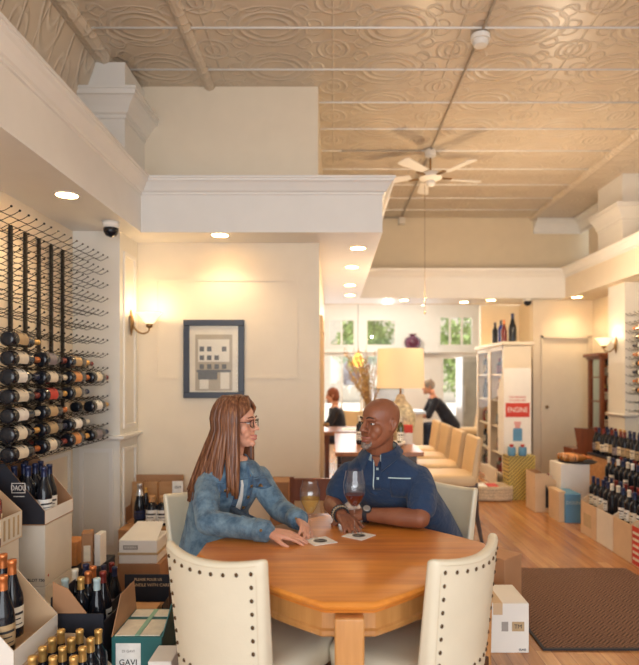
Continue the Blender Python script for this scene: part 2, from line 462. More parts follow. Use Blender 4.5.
# ceilings
XF0, XF1 = -1.75, 3.06
struct(MB().box((XF0,YN,ZC),(XF1,UY+.1,ZC+.1)), 'ceiling', M_tin)
c = MB()
for x0, x1 in ((XL-.05,XF0),(XF1,XR+.05)):
    c.box((x0,YN,ZC-.045),(x1,UY+.1,ZC+.1))
struct(c, 'ceiling_border', M_tin)
struct(MB().box((XP-.1,UY+.12,3.1),(XR,YB,3.2)).box((-1.4,8.1,3.1),(XP-.1,YB,3.2)), 'ceiling_rear', M_white)
struct(MB().box((-1.4,8.0,0),(XP-.05,8.1,3.2)), 'wall_rear_side', M_cream)
struct(MB().box((-1.5,8.0,0),(-1.4,YB+.1,3.2)), 'wall_rear_left', M_cream)
# beads across the tin, at every sheet joint
for k in range(-11, 9):
    y = 4.13+.561*k
    if y > UY-.05: break
    b = MB().tube([(XF0,y,ZC),(XF1,y,ZC)], .011, 6, caps=False); o = struct(b, 'trim_%d'%(20+k+11), M_white, smooth=True)
# long ceiling battens left
half = [(-.045,0),(-.045,-.012),(-.025,-.03),(0,-.038),(.025,-.03),(.045,-.012),(.045,0)]
b = MB(); b.rings([[(-1.04+o, y, ZC+z) for o, z in half] for y in (YN, YW)]); struct(b, 'trim_1', M_tin)
b = MB(); b.rings([[(XF0+o*1.3, y, ZC+z*1.6) for o, z in half] for y in (YN, HY)]); struct(b, 'trim_2', M_tin)
b = MB(); b.rings([[(XF1+o*1.2, y, ZC+z*1.4) for o, z in half] for y in (YN, UY)]); struct(b, 'trim_3', M_tin)
struct(MB().extr([(XF0-.06,YN,ZC-.04),(XL-.02,YN,ZC-.04),(XL-.02,YN,3.30),(XL+.01,YN,3.30)],(0,HY-YN,0)), 'ceiling_cove', M_tin)
# crown of the wall right at the back
crown = [(0,-.20),(.03,-.19),(.04,-.15),(.075,-.11),(.10,-.07),(.17,-.03),(.19,-.03),(.19,0),(0,0)]
struct(moulding([(XF1+.02,UY-.0),(XR,UY-.0),(XR,7.5)], ZC-.05, crown), 'trim_4', M_white)
# bulkhead ring: bodies
for nm, a, b_ in (('trim_5',(XL,YN,ZS),(BX,HY+.0,ZT)), ('trim_6',(XL,HY,ZS),(SX,YW,ZT)), ('trim_7',(XP,YW,ZS),(SX,HY2,ZT)),
                  ('trim_8',(XP,HY2,ZS),(BXR,UY,ZT)), ('trim_9',(BXR,YN,ZS),(XR,8.65,ZT))):
    struct(MB().box(a, b_), nm, M_white if nm != 'trim_9' else M_cream)
cp = [(0,-.125),(.012,-.122),(.014,-.108),(.03,-.10),(.045,-.075),(.065,-.045),(.082,-.032),(.085,-.02),(.095,-.018),(.095,0),(0,0)]
struct(moulding([(BX,YN),(BX,HY),(SX,HY),(SX,HY2),(BXR,HY2),(BXR,YN)], ZT, [(o,z) for o,z in cp]), 'trim_10', M_white)
# piers with capitals
def pier(xa, xb, ya, yb, sgn, names, zlow, uy):
    w = MB().box((min(xa,xb),ya,0),(max(xa,xb),yb,ZS)); struct(w, names[0], M_greyw)
    u = xb - sgn*.06*-1 if False else xb
    w = MB().box((min(xa,xb+sgn*.06),ya-.06,ZT),(max(xa,xb+sgn*.06),uy,ZC-.045)); struct(w, names[1], M_white)
    ux = xb+sgn*.06
    path = [(xa,ya-.06),(ux,ya-.06),(ux,uy)]
    if sgn < 0: path = path[::-1]
    cpp = [(0,-.20),(.012,-.195),(.012,-.17),(.03,-.16),(.05,-.12),(.08,-.08),(.10,-.06),(.115,-.055),(.115,-.02),(.125,-.02),(.125,0),(0,0)]
    struct(moulding(path, zlow, cpp), names[2], M_white)
pier(XL, -1.65, 4.56, YW, 1, ('wall_pier_left','trim_11','trim_12'), CAMZ+284*4.5/F, YW)
pier(XR, 3.48, 7.02, 7.45, -1, ('wall_pier_right','trim_13','trim_14'), CAMZ+172*7.0/F, 7.6)
# wainscot on the pier, chair rail and raised panels
def panel_frame(mb, x0, x1, z0, z1, y, t=.03, d=.012):       # facing -Y
    mb.box((x0,y-d,z0),(x1,y,z0+t)).box((x0,y-d,z1-t),(x1,y,z1)).box((x0,y-d,z0+t),(x0+t,y,z1-t)).box((x1-t,y-d,z0+t),(x1,y,z1-t))
def panel_side(mb, x, y0, y1, z0, z1, t=.03, d=.012):        # facing +X
    mb.box((x,y0,z0),(x+d,y1,z0+t)).box((x,y0,z1-t),(x+d,y1,z1)).box((x,y0,z0+t),(x+d,y0+t,z1-t)).box((x,y1-t,z0+t),(x+d,y1,z1-t))
zr = Z(437,4.56)
struct(moulding([(XL,4.56),(-1.65,4.56),(-1.65,YW)], zr, [(0,-.03),(.012,-.03),(.03,-.012),(.045,-.01),(.045,.008),(0,.015)]), 'trim_15', M_white)
w = MB(); panel_frame(w, -1.96,-1.70,.16,zr-.09,4.56); panel_side(w,-1.65,4.62,4.92,.16,zr-.09); panel_side(w,-1.65,4.63,4.91,zr+.06,ZS-.14); struct(w, 'trim_16', M_white)
w = MB()
for y0, y1 in ((2.6,3.5),(3.6,4.5)): panel_side(w, XL, y0, y1, .16, zr-.10)
struct(w, 'trim_17', M_white)
w = MB(); panel_frame(w, -1.50, -.30, zr+.45, ZS-.30, YW, .022, .006); struct(w, 'trim_18', M_cream)
w = MB(); w.box((XL,YN,0),(XL+.02,4.56,.14)).box((-1.65,YW-.02,0),(XP,YW,.14)); struct(w, 'baseboard_left', M_white)
struct(MB().box((XP-.1,YW-.015,0),(XP+.012,YW+.0,ZS)), 'trim_19', M_cream)
# glazed door standing open against the passage wall
d = struct(MB().box((XP+.002,5.6,.02),(XP+.03,5.68,2.05)).box((XP+.002,6.4,.02),(XP+.03,6.48,2.05)).box((XP+.002,5.68,.02),(XP+.03,6.4,.3)).box((XP+.002,5.68,1.93),(XP+.03,6.4,2.05)), 'door_2', M_kraftl)
MB().box((XP+.01,5.68,.3),(XP+.016,6.4,1.93)).build('door_pane', M_pane, d)
MB().tube([(XP+.03,5.64,1.0),(XP+.06,5.64,1.0)],.012,8).sphere((XP+.07,5.64,1.0),.024).build('door_knob', M_brass, d, smooth=True)
struct(moulding([(XR,7.02),(3.48,7.02),(3.48,7.45)][::-1], 1.0, [(0,-.03),(.03,-.012),(.045,.008),(0,.015)]), 'trim_45', M_white)

# ------------------------------------------------------------------ window wall at the far end
wy = YB
zs = dict(u0=Z(347,wy), u1=Z(318,wy), l0=Z(425,wy), l1=Z(354,wy))
wins = [(X(327,wy),X(356,wy),zs['u0'],zs['u1'],2),(X(365,wy),X(397,wy),zs['u0'],zs['u1'],1),(X(438,wy),X(474,wy),zs['u0'],zs['u1']+.06,3),
        (X(327,wy)-.1,X(380,wy),zs['l0'],zs['l1'],3),(X(441,wy),X(470,wy),.1,zs['l1']-.05,1)]
xs = sorted(set([-1.5, 3.4]+[w[0] for w in wins]+[w[1] for w in wins])); zz = sorted(set([0,3.2]+[w[2] for w in wins]+[w[3] for w in wins]))
w = MB()
for i in range(len(xs)-1):
    for j in range(len(zz)-1):
        cx = (xs[i]+xs[i+1])/2; cz = (zz[j]+zz[j+1])/2
        if not any(a<cx<b and c<cz<d for a,b,c,d,_ in wins): w.box((xs[i],wy,zz[j]),(xs[i+1],wy+.15,zz[j+1]))
struct(w, 'wall_far', M_white)
for k,(a,b_,c_,d_,nm) in enumerate(wins):
    f = MB(); t=.05
    f.box((a,wy-.02,c_),(a+t,wy+.06,d_)).box((b_-t,wy-.02,c_),(b_,wy+.06,d_)).box((a+t,wy-.02,c_),(b_-t,wy+.06,c_+t)).box((a+t,wy-.02,d_-t),(b_-t,wy+.06,d_))
    for q in range(1,nm): xx = a+(b_-a)*q/nm; f.box((xx-.02,wy,c_+t),(xx+.02,wy+.05,d_-t))
    o = struct(f, 'window_%d'%(k+1), M_white)
    MB().box((a+t,wy+.02,c_+t),(b_-t,wy+.028,d_-t)).build('window_pane', M_pane, o)
struct(MB().box((-1.4,wy-.12,Z(351,wy)-.04),(X(478,wy),wy,Z(351,wy))), 'window_6', M_white)   # ledge between the two rows
# outside
o = MB().box((-30,YB+.3,-.2),(30,60,-.02)).build('street_ground', mat('pale_concrete',(.6,.58,.54),.8)); tag(o, None, None, kind='structure')
b = thing('building', 'pale stucco building across the street outside the far windows', 'building', (1.5,34,0))
MB().box((-9,0,0),(9,5,6.0)).build('wall', mat('pale_stucco',(.75,.68,.58),.8), b)
for k in range(5): MB().box((-7.5+k*3.3,-.05,1.0),(-6.2+k*3.3,.02,2.8)).build('window', M_paperk, b)
MB().box((-9.3,-.3,6.0),(9.3,5.3,6.3)).build('roof', M_greyh, b)
M_leaf = mat('sunlit_leaves', (.22,.30,.09), .6, var=.5, vs=3); M_bark = mat('bark', (.2,.13,.08), .9)
def tree(x, y, h, r, label, seed):
    rr = random.Random(seed); t = thing('tree', label, 'tree', (x,y,-.02))
    MB().tube([(0,0,0),(.05,0,h*.3),(0,.05,h*.6)], [.14,.1,.05]).tube([(.03,0,h*.35),(r*.4,0,h*.6)],[.06,.02]).tube([(.03,0,h*.35),(-r*.4,.1,h*.62)],[.06,.02]).build('trunk', M_bark, t, smooth=True)
    f = MB()
    for k in range(2600):
        u = rr.uniform(-1,1); a = rr.uniform(0,2*PI); q = rr.random()**.4
        lump = 1+.25*math.sin(a*3+u*4)
        p = Vector((math.cos(a)*math.sqrt(1-u*u)*r*q*lump, math.sin(a)*math.sqrt(1-u*u)*r*q*lump, h*.62+u*r*.95*q*lump))
        e = Euler((rr.uniform(0,6),rr.uniform(0,6),0)).to_matrix(); s_ = .09
        i = [f.pt(p+e@Vector(w_)) for w_ in ((-s_,0,0),(0,-s_*.5,0),(s_,0,0),(0,s_*.5,0))]; f.face(i)
    f.build('foliage', M_leaf, t)
tree(-2.2,18,3.8,1.2,'leafy tree outside the far windows, leftmost of the trees',1)
tree(1.2,22,4.6,1.1,'leafy tree outside, seen through the upper window beside the lamp',2)
tree(4.2,18.5,3.6,1.3,'leafy tree outside the far door and the right upper window',3)
tree(7.4,22,4.6,1.5,'tall tree across the street at the right edge of the windows',4)

# ------------------------------------------------------------------ ceiling fittings
DL = [(67,195,'over the bottle rack'),(220,235,'above the framed picture'),(358,248,'first in the passage soffit, nearest the table'),(352,267,'second in the passage soffit'),(350,285,'third in the passage soffit'),(350,295,'last and smallest in the passage soffit'),(577,297,'in the right soffit above the wood cabinet'),(404,300,'in the far beam above the lamp'),(464,302,'in the far beam above the grey cooler'),(491,300,'in the far beam above the white cabinet')]
for px, py, wh in DL:
    Y = F*(ZS-CAMZ)/(VY-py); Y = min(Y, 8.95); x = X(px,Y)
    t = thing('recessed_downlight', 'round lit recessed downlight '+wh, 'downlight', (x,Y,ZS), 0, 'recessed ceiling downlights')
    MB().lathe([(.066,.0),(.066,-.004),(.08,-.004),(.08,0)],24).build('trim_ring', M_white, t, smooth=True, auto=.8)
    MB().lathe([(0.0,-.003),(.065,-.003)],24).build('lens', M_lamp, t)
    l = bpy.data.lights.new('downlight_lamp','SPOT'); l.energy = 19; l.color = (1,.77,.48); l.spot_size = 2.3; l.spot_blend = .8; l.shadow_soft_size = .06
    lo = bpy.data.objects.new('downlight_lamp', l); COL.objects.link(lo); lo.location = (x,Y,ZS-.03)

# dome camera on the soffit over the pier
t = thing('security_camera', 'black dome security camera with white collar under the left soffit', 'security camera', (X(111,4.3),4.3,ZS))
MB().lathe([(0.06,0),(.062,-.02),(.056,-.045)],24).build('collar', M_cartonw, t, smooth=True)
MB().lathe([(0.055,-.04),(.052,-.075),(.035,-.1),(.0,-.112)],24).build('dome', M_glassd, t, smooth=True)
t = thing('security_camera', 'small black dome camera under the far beam, left of the door', 'security camera', (X(531,8.4),8.55,ZS))
MB().lathe([(0.06,0),(.062,-.02),(.056,-.03)],20).build('collar', M_cartonw, t, smooth=True)
MB().lathe([(0.055,-.03),(.052,-.065),(.035,-.09),(.0,-.1)],20).build('dome', M_glassd, t, smooth=True)
# conduit, smoke detector, fan
CX = 1.05
t = MB().tube([(CX,YN,ZC-.012),(CX,6.3,ZC-.012)], .009, 8).tube([(CX,6.4,ZC-.012),(CX,UY-.12,ZC-.012)], .009, 8).build('electrical_conduit', mat('conduit_paint',(.42,.36,.29),.5), smooth=True)
tag(t, 'thin painted conduit running along the tin ceiling past the fan', 'conduit')
t = MB().tube([(.38,UY-.05,ZC-.012),(CX,UY-.05,ZC-.012)], .010, 8).tube([(.1,6.36,ZC-.011),(CX-.1,6.36,ZC-.011)], .009, 8).build('electrical_conduit', MATS['conduit_paint'], smooth=True)
tag(t, 'thin conduit crossing the tin ceiling left of the fan mount', 'conduit')
t = thing('smoke_detector', 'white round smoke detector on the ceiling conduit near the picture top', 'smoke detector', (CX,F*(ZC-CAMZ)/(VY-33),ZC-.02))
MB().lathe([(.068,0),(.07,-.02),(.068,-.035)],24).build('base', M_cartonw, t, smooth=True, auto=.8)
MB().lathe([(.055,-.035),(.057,-.055),(.045,-.072),(0,-.078)],24).build('sensor_cover', M_cartonw, t, smooth=True, auto=.8)
t = thing('junction_box', 'small white junction box at the far end of the ceiling conduit', 'junction box', (CX,UY-.06,ZC-.06))
MB().box((-.05,-.05,-.06),(.05,.05,.04)).build('box_body', M_carton, t, bevel=.008)
def fan(loc, label, R=.58, drop=.30, tilt=.2, blades=5):
    t = thing('ceiling_fan', label, 'ceiling fan', loc)
    MB().lathe([(.045,0),(.062,-.02),(.06,-.07),(.03,-.09)],20).build('canopy', M_cartonw, t, smooth=True, auto=.8)
    MB().lathe([(.012,-.08),(.012,-drop+.05)],10).build('downrod', M_brass, t, smooth=True)
    MB().lathe([(.02,-drop+.065),(.09,-drop+.05),(.125,-drop+.02),(.125,-drop-.01),(.08,-drop-.035),(.03,-drop-.04)],24).build('motor', M_cartonw, t, smooth=True, auto=.9)
    MB().lathe([(.05,-drop-.035),(.055,-drop-.06),(.04,-drop-.09),(0,-drop-.1)],18).build('switch_cup', M_cartonw, t, smooth=True)
    for k in range(blades):
        a = tilt+2*PI*k/blades; m = MB(); m.M = Matrix.Rotation(a,4,'Z') @ Matrix.Rotation(.2,4,'X')
        m.extr([(.2,-.045,-drop),(R,-.07,-drop),(R+.02,-.04,-drop),(R+.02,.04,-drop),(R,.07,-drop),(.2,.045,-drop)], (0,0,.008))
        bl = m.build('blade', M_white, t, bevel=.002, seg=1)
        m = MB(); m.M = Matrix.Rotation(a,4,'Z'); m.box((.1,-.02,-drop-.008),(.24,.02,-drop+.004)); m.build('blade_iron', M_brass, bl)
    return t
t = fan((CX,6.35,ZC-.0), 'cream five-blade ceiling fan hanging from the tin ceiling')
MB().tube([(-.06,0,-.38),(-.06,0,-1.75)], .0025, 5).sphere((-.06,0,-1.76),.012).build('pull_chain', M_brass, t, smooth=True)
fan((X(424,10.8),10.8,3.1), 'blurred cream ceiling fan in the far room by the windows', .75, .24, .1)

# ------------------------------------------------------------------ sconces
def sconce(loc, rz, label, s=1.0):
    t = thing('wall_sconce', label, 'wall lamp', loc, rz, 'brass wall sconces with glass shades')    # arm points +X
    MB().tube([(.012,0,-.10),(.016,0,-.05),(.02,0,0),(.016,0,.05),(.012,0,.10)], [.008,.026,.034,.026,.01],12,flat=((1,0,0),.4)).build('backplate', M_brass, t, smooth=True)
    MB().tube([(.02,0,0),(.05,0,-.055),(.10,0,-.085),(.15,0,-.07),(.16,0,-.03)], .007, 8).lathe([(.0,-.045),(.025,-.035),(.028,-.01),(.02,0)],14,(.16,0,-.0)).build('arm', M_brass, t, smooth=True)
    p = []
    m = MB(); n = 32; rs = []
    for r, z, wv in ((.022,-.01,0),(.045,.01,0),(.06,.035,.01),(.078,.06,.03),(.102,.082,.06),(.098,.082,.06),(.072,.06,.03),(.052,.035,.01),(.035,.012,0)):
        rs.append([(.16+r*(1+wv*math.cos(8*2*PI*k/n))*math.cos(2*PI*k/n), r*(1+wv*math.cos(8*2*PI*k/n))*math.sin(2*PI*k/n), z) for k in range(n)])
    m.rings(rs); m.build('lamp_shade', M_shade, t, smooth=True)
    l = bpy.data.lights.new('sconce_bulb','POINT'); l.energy = 3.5; l.color = (1,.72,.40); l.shadow_soft_size = .03
    lo = bpy.data.objects.new('sconce_bulb', l); COL.objects.link(lo); m4 = Matrix.Translation(loc)@Matrix.Rotation(rz,4,'Z'); lo.location = m4@Vector((.16,0,.12))
    return t
sconce((-1.65,4.78,Z(323,4.78)), 0, 'brass wall sconce with lit tulip shade on the left pier')
sconce((3.48,7.22,Z(345,7.22)), PI, 'brass wall sconce with lit glass shade on the right pier')
# framed picture
Yp = YW; x0,x1,z0,z1 = X(184,Yp),X(244.5,Yp),Z(398,Yp),Z(320,Yp)
t = thing('framed_picture', 'dark framed pale sketch hanging on the cream wall behind the woman', 'picture', ((x0+x1)/2,Yp,z0))
hw = (x1-x0)/2; hh = z1-z0; fr = .05
m = MB()
for a,b_ in (((-hw,0),(hw,fr)),((-hw,hh-fr),(hw,hh)),((-hw,fr),(-hw+fr,hh-fr)),((hw-fr,fr),(hw,hh-fr))): m.box((a[0],-.03,a[1]),(b_[0],0,b_[1]))
m.build('frame', mat('blue_black_frame',(.035,.045,.07),.35), t, bevel=.004)
MB().box((-hw+fr,-.012,fr),(hw-fr,-.004,hh-fr)).build('mat_board', mat('picture_mat',(.74,.68,.56),.6), t)
m = MB(); rr = random.Random(3)
mm = [mat('sketch_tan',(.42,.36,.27),.7), mat('sketch_dark',(.10,.11,.12),.7), mat('sketch_pale',(.74,.70,.60),.7)]
m.M = Matrix.Translation((-.02,0,-.10))@Matrix.Diagonal((1.25,1,1.35,1)); m.box((-.11,-.014,.12),(.14,-.012,.47)); 
m.mi = 2; m.box((-.09,-.016,.30),(.12,-.014,.44)); m.box((-.08,-.016,.13),(-.02,-.014,.24)); m.box((.06,-.016,.13),(.12,-.014,.24))
m.mi = 1
for r_ in range(3):
    for c_ in range(4):
        if rr.random()<.8: m.box((-.08+c_*.05,-.018,.255+r_*.055),(-.05+c_*.05,-.016,.285+r_*.055))
m.box((-.10,-.018,.235),(.13,-.016,.25)); m.box((-.09,-.018,.19),(.04,-.016,.235))
m.build('drawing', mm, t)
MB().box((-hw+fr,-.022,fr),(hw-fr,-.020,hh-fr)).build('picture_glass', M_pane, t)
# ------------------------------------------------------------------ bottles
PROF = {
 'bordeaux': dict(body=[(.0,.004),(.030,0),(.0365,.006),(.0375,.02),(.0375,.185),(.035,.203),(.022,.222),(.0155,.238),(.0145,.25),(.0145,.30),(0,.30)], lab=(.0380,.05,.14), foil=(.0153,.245,.302)),
 'burgundy': dict(body=[(.0,.004),(.034,0),(.0405,.006),(.041,.02),(.041,.135),(.037,.165),(.026,.20),(.018,.23),(.0150,.25),(.0145,.295),(0,.295)], lab=(.0415,.04,.12), foil=(.0155,.240,.297)),
 'champagne': dict(body=[(.0,.006),(.036,0),(.044,.008),(.0445,.03),(.0445,.125),(.040,.16),(.028,.205),(.019,.24),(.0170,.26),(.0165,.31),(0,.31)], lab=(.045,.045,.11), foil=(.0195,.225,.315)),
 'flute': dict(body=[(.0,.004),(.030,0),(.035,.006),(.0355,.02),(.0355,.13),(.030,.19),(.021,.245),(.0150,.285),(.0140,.33),(0,.33)], lab=(.036,.04,.12), foil=(.0150,.28,.332)),
 'squat': dict(body=[(.0,.004),(.040,0),(.046,.006),(.047,.02),(.047,.13),(.040,.155),(.020,.17),(.0150,.18),(.0150,.20),(0,.20)], lab=(.0475,.02,.12), foil=(.024,.178,.225)),
}
MESHC = {}
def bmesh_part(kind, part):
    k = (kind, part)
    if k not in MESHC:
        p = PROF[kind]
        if part == 'body': m = MB().lathe(p['body'], 20)
        elif part == 'foil':
            r, a, b = p['foil']; rb = r+.002*(b-a>.08)
            m = MB().lathe([(rb+(.012 if kind=='champagne' else .001),a),(r,a+(b-a)*.45),(r,b-.018),(r+.0015,b-.016),(r+.0015,b-.003),(r-.002,b),(0,b)], 16)
        else:
            r, a, b = p['lab']; m = MB(); n = 14; t0 = 2.3
            rs = []
            o1=[]; 
            for z in (a, b):
                o1.append([m.pt((r*math.sin(-t0+2*t0*i/n), -r*math.cos(-t0+2*t0*i/n), z)) for i in range(n+1)])
            for i in range(n): m.face((o1[0][i],o1[0][i+1],o1[1][i+1],o1[1][i]))
            r2 = r+.0004; q = []
            m.mi = 1
            for z0_, z1_, w_ in ((a+(b-a)*.62, a+(b-a)*.74, .9), (a+(b-a)*.4, a+(b-a)*.46, .6), (a+(b-a)*.15, a+(b-a)*.2, .8)):
                A = [m.pt((r2*math.sin(-w_+2*w_*i/6), -r2*math.cos(-w_+2*w_*i/6), z0_)) for i in range(7)]
                B = [m.pt((r2*math.sin(-w_+2*w_*i/6), -r2*math.cos(-w_+2*w_*i/6), z1_)) for i in range(7)]
                for i in range(6): m.face((A[i],A[i+1],B[i+1],B[i]))
        me = m.mesh(part, [M_glassd, M_inkb]); me.polygons.foreach_set('use_smooth', [True]*len(me.polygons))
        if part != 'label': me.set_sharp_from_angle(angle=.9)
        MESHC[k] = me
    return MESHC[k]
MM = {}
def mesh_with(kind, part, m, ink=None):
    k = (kind, part, m.name, ink.name if ink else '')
    if k not in MM:
        me = bmesh_part(kind, part).copy(); me.materials[0] = m
        if ink: me.materials[1] = ink
        MM[k] = me
    return MM[k]
def bottle(kind, glass, foil, lab, loc, label, group, rot=(0,0,0), cat='wine bottle', ink=None, name='wine_bottle', s=1.0):
    t = thing(name, label, cat, loc, 0, group); t.rotation_euler = rot; t.scale = (s,s,s)
    for nm, part, m in (('glass_body','body',glass),('foil_capsule','foil',foil),('paper_label','label',lab)):
        if m is None: continue
        o = bpy.data.objects.new(nm, mesh_with(kind, part, m, (ink or M_inkb) if part=='label' else None)); COL.objects.link(o); o.parent = t
    return t
ORD = ['first','second','third','fourth','fifth','sixth','seventh','eighth','ninth','tenth','eleventh','twelfth','thirteenth','fourteenth','fifteenth','sixteenth','seventeenth','eighteenth','nineteenth','twentieth','twenty-first','twenty-second','twenty-third','twenty-fourth']

# ------------------------------------------------------------------ the wall rack
t = thing('wine_rack', 'dark iron peg rack holding bottles on the left wall', 'wine rack', (XL,0,0))
posts = [F*1.985/(VX-p) for p in (65,53,42,28,15,2)]
yy0 = posts[0]; pitch = .176
posts = [4.36-pitch*k for k in range(8)]
ROW = [2.345-.1035*k for k in range(14)]
rodmesh = None
def rod_pair(rr):
    m = MB()
    for sdy in (-.042,.042):
        pts = []
        for k in range(13):
            u = k/12; pts.append((.02+u*.31, sdy*min(1,u*5), .010*math.cos(u*6*PI)*(1 if u<.97 else .2)-.006+ (.014 if k==12 else 0)))
        m.tube(pts, .0023, 6, sub=2); m.sphere(pts[-1], .0068, 8, 6)
    return m
rp = [rod_pair(None).mesh('peg_pair', M_iron) for _ in range(1)][0]; rp.polygons.foreach_set('use_smooth',[True]*len(rp.polygons))
for i, y in enumerate(posts):
    MB().box((.004,y-.011,ROW[-1]-.06),(.024,y+.011,2.40)).build('post', M_iron, t, bevel=.002, seg=1)
    for r in range(14):
        o = bpy.data.objects.new('peg_pair', rp); COL.objects.link(o); o.parent = t; o.location = (.0,y,ROW[r])
# bottles lie along the wall, base toward the camera
rr = random.Random(11)
front = { 13:[0,1,2,3], 12:[0,1,2], 11:[0,1,3], 10:[0,1,2], 9:[0,1,2,3], 8:[0,1,2], 7:[0] }
pal = {(13,0):('cream',M_paper,'bordeaux'),(13,1):('cream',M_paper,'burgundy'),(13,2):('orange',M_papero,'burgundy'),(13,3):('grey',M_paperk,'bordeaux'),
 (12,0):('cream',M_paper,'burgundy'),(12,1):('tan',M_papert,'bordeaux'),(12,2):('white',M_paperw,'bordeaux'),
 (11,0):('white',M_paperw,'bordeaux'),(11,1):('tan',M_papert,'bordeaux'),(11,3):('white',M_paperw,'bordeaux'),
 (10,0):('cream',M_paper,'bordeaux'),(10,1):('red',M_red,'bordeaux'),(10,2):('tan',M_papert,'burgundy'),
 (9,0):('white',M_paperw,'burgundy'),(9,1):('cream',M_paper,'bordeaux'),(9,2):('orange',M_papero,'bordeaux'),(9,3):('cream',M_paper,'bordeaux'),
 (8,0):('cream',M_paper,'bordeaux'),(8,1):('grey',M_paperk,'burgundy'),(8,2):('tan',M_papert,'bordeaux'),(7,0):('tan',M_papert,'bordeaux')}
nearY = [3.12,3.47,3.82,4.17]
rname = {13:'bottom',12:'second lowest',11:'third lowest',10:'fourth lowest',9:'fifth lowest',8:'sixth lowest',7:'seventh lowest'}
cname = ['nearest the camera','second from the camera','third from the camera','fourth from camera']
foils = [M_redf,M_gold,M_bluef,M_whitef,M_copper]
for r, cs in front.items():
    for c in cs:
        nm, mt, kd = pal[(r,c)]
        rad = .0375 if kd=='bordeaux' else .041
        bottle(kd, M_glassd, foils[(r*3+c)%5], mt, (XL+.285,nearY[c],ROW[r]+rad*1.1+.002), 
               'racked wine bottle with %s label, %s row, %s, front layer'%(nm,rname[r],cname[c]), 'wine bottles in the wall rack', rot=Euler((-PI/2,0,0)), s=1.1)
for r in range(8,14):
    for c in range(4):
        for dl, xo in ((2,.185),(3,.09)):
            if rr.random() < (.75 if r > 9 else .4) and not (r==11 and c==2 and dl==3):
                kd = rr.choice(['bordeaux','burgundy']); nm, mt = rr.choice([('cream',M_paper),('tan',M_papert),('grey',M_paperk),('white',M_paperw)])
                rad = .0375 if kd=='bordeaux' else .041
                bottle(kd, M_glassd, rr.choice(foils), mt, (XL+xo,nearY[c]+rr.uniform(-.01,.01),ROW[r]+rad+.002),
                    'racked wine bottle with %s label, %s row, %s, %s'%(nm,rname[r],cname[c],'middle layer' if dl==2 else 'wall layer'), 'wine bottles in the wall rack', rot=Euler((-PI/2,0,0)))

# ------------------------------------------------------------------ cartons
def carton(label, x0, x1, y0, y1, z0, z1, m=M_carton, tape=True, name='carton', prints=(), rz=0, group=None, cat='carton'):
    cx, cy = (x0+x1)/2, (y0+y1)/2; hx, hy, h = (x1-x0)/2, (y1-y0)/2, z1-z0
    t = thing(name, label, cat, (cx,cy,z0), rz, group)
    MB().box((-hx,-hy,0),(hx,hy,h)).build('box_body', m, t, bevel=.003, seg=1)
    if tape:
        MB().box((-.0012,-hy,h),(.0012,hy,h+.0012)).build('flap_seam', M_inkg, t)
        MB().box((-.025,-hy-.0015,h-.06),(.025,-hy,h+.0015)).box((-.025,-hy,h),(.025,hy,h+.0018)).build('packing_tape', M_kraftl, t)
    for kind_, a in prints:
        if kind_ == 'rectF':  # on the -Y face: x0,x1,z0,z1,mat
            m_ = MB(); xa,xb,za,zb,mt = a; m_.box((xa,-hy-.0015,za),(xb,-hy,zb)); m_.build('printed_panel', mt, t)
        if kind_ == 'rectR':
            m_ = MB(); ya,yb,za,zb,mt = a; m_.box((hx,ya,za),(hx+.0015,yb,zb)); m_.build('printed_panel', mt, t)
        if kind_ == 'textF': s_, size, mt, x_, z_ = a; text(s_, size, mt, t, (x_,-hy-.002,z_), FRONT)
        if kind_ == 'textR': s_, size, mt, y_, z_ = a; text(s_, size, mt, t, (hx+.002,y_,z_), RIGHTF)
    return t
def display(label, x0, x1, y0, y1, z0, H=.33, lip=.08, mo=M_carton, mi_=M_kraft, back=True, flat=.12, mf=None, sgn=1, lipm=None, group=None):
    """case cut open toward +X (sgn 1) or -X: sloped side panels, low front lip, tall back"""
    cx, cy = (x0+x1)/2, (y0+y1)/2; hx, hy = (x1-x0)/2, (y1-y0)/2; th = .005
    t = thing('open_wine_case', label, 'open case', (cx,cy,z0), 0 if sgn>0 else PI, group)
    MB().box((-hx,-hy,0),(hx,hy,th)).build('case_floor', mi_, t)
    for s, nm in ((-1,'side_panel'),(1,'side_panel')):
        m = MB(); y = s*hy; pts = [(-hx,y,th),(hx,y,th),(hx,y,lip),(-hx+flat,y,H),(-hx,y,H)]
        outer = MB(); 
        m.extr(pts, (0,-s*th/2,0)); m.mi = 1
        m.extr([(p[0],p[1]-s*th/2,p[2]) for p in pts], (0,-s*th/2,0))
        m.build(nm, [mf if (mf and s<0) else mo, mi_], t)
    m = MB().box((hx-th/2,-hy+th,th),(hx,hy-th,lip)); m.mi=1; m.box((hx-th,-hy+th,th),(hx-th/2,hy-th,lip)); m.build('front_lip', [lipm or mo, mi_], t)
    m = MB().box((-hx,-hy+th,th),(-hx+th/2,hy-th,H)); m.mi=1; m.box((-hx+th/2,-hy+th,th),(-hx+th,hy-th,H)); m.build('back_panel', [mo, mi_], t)
    return t
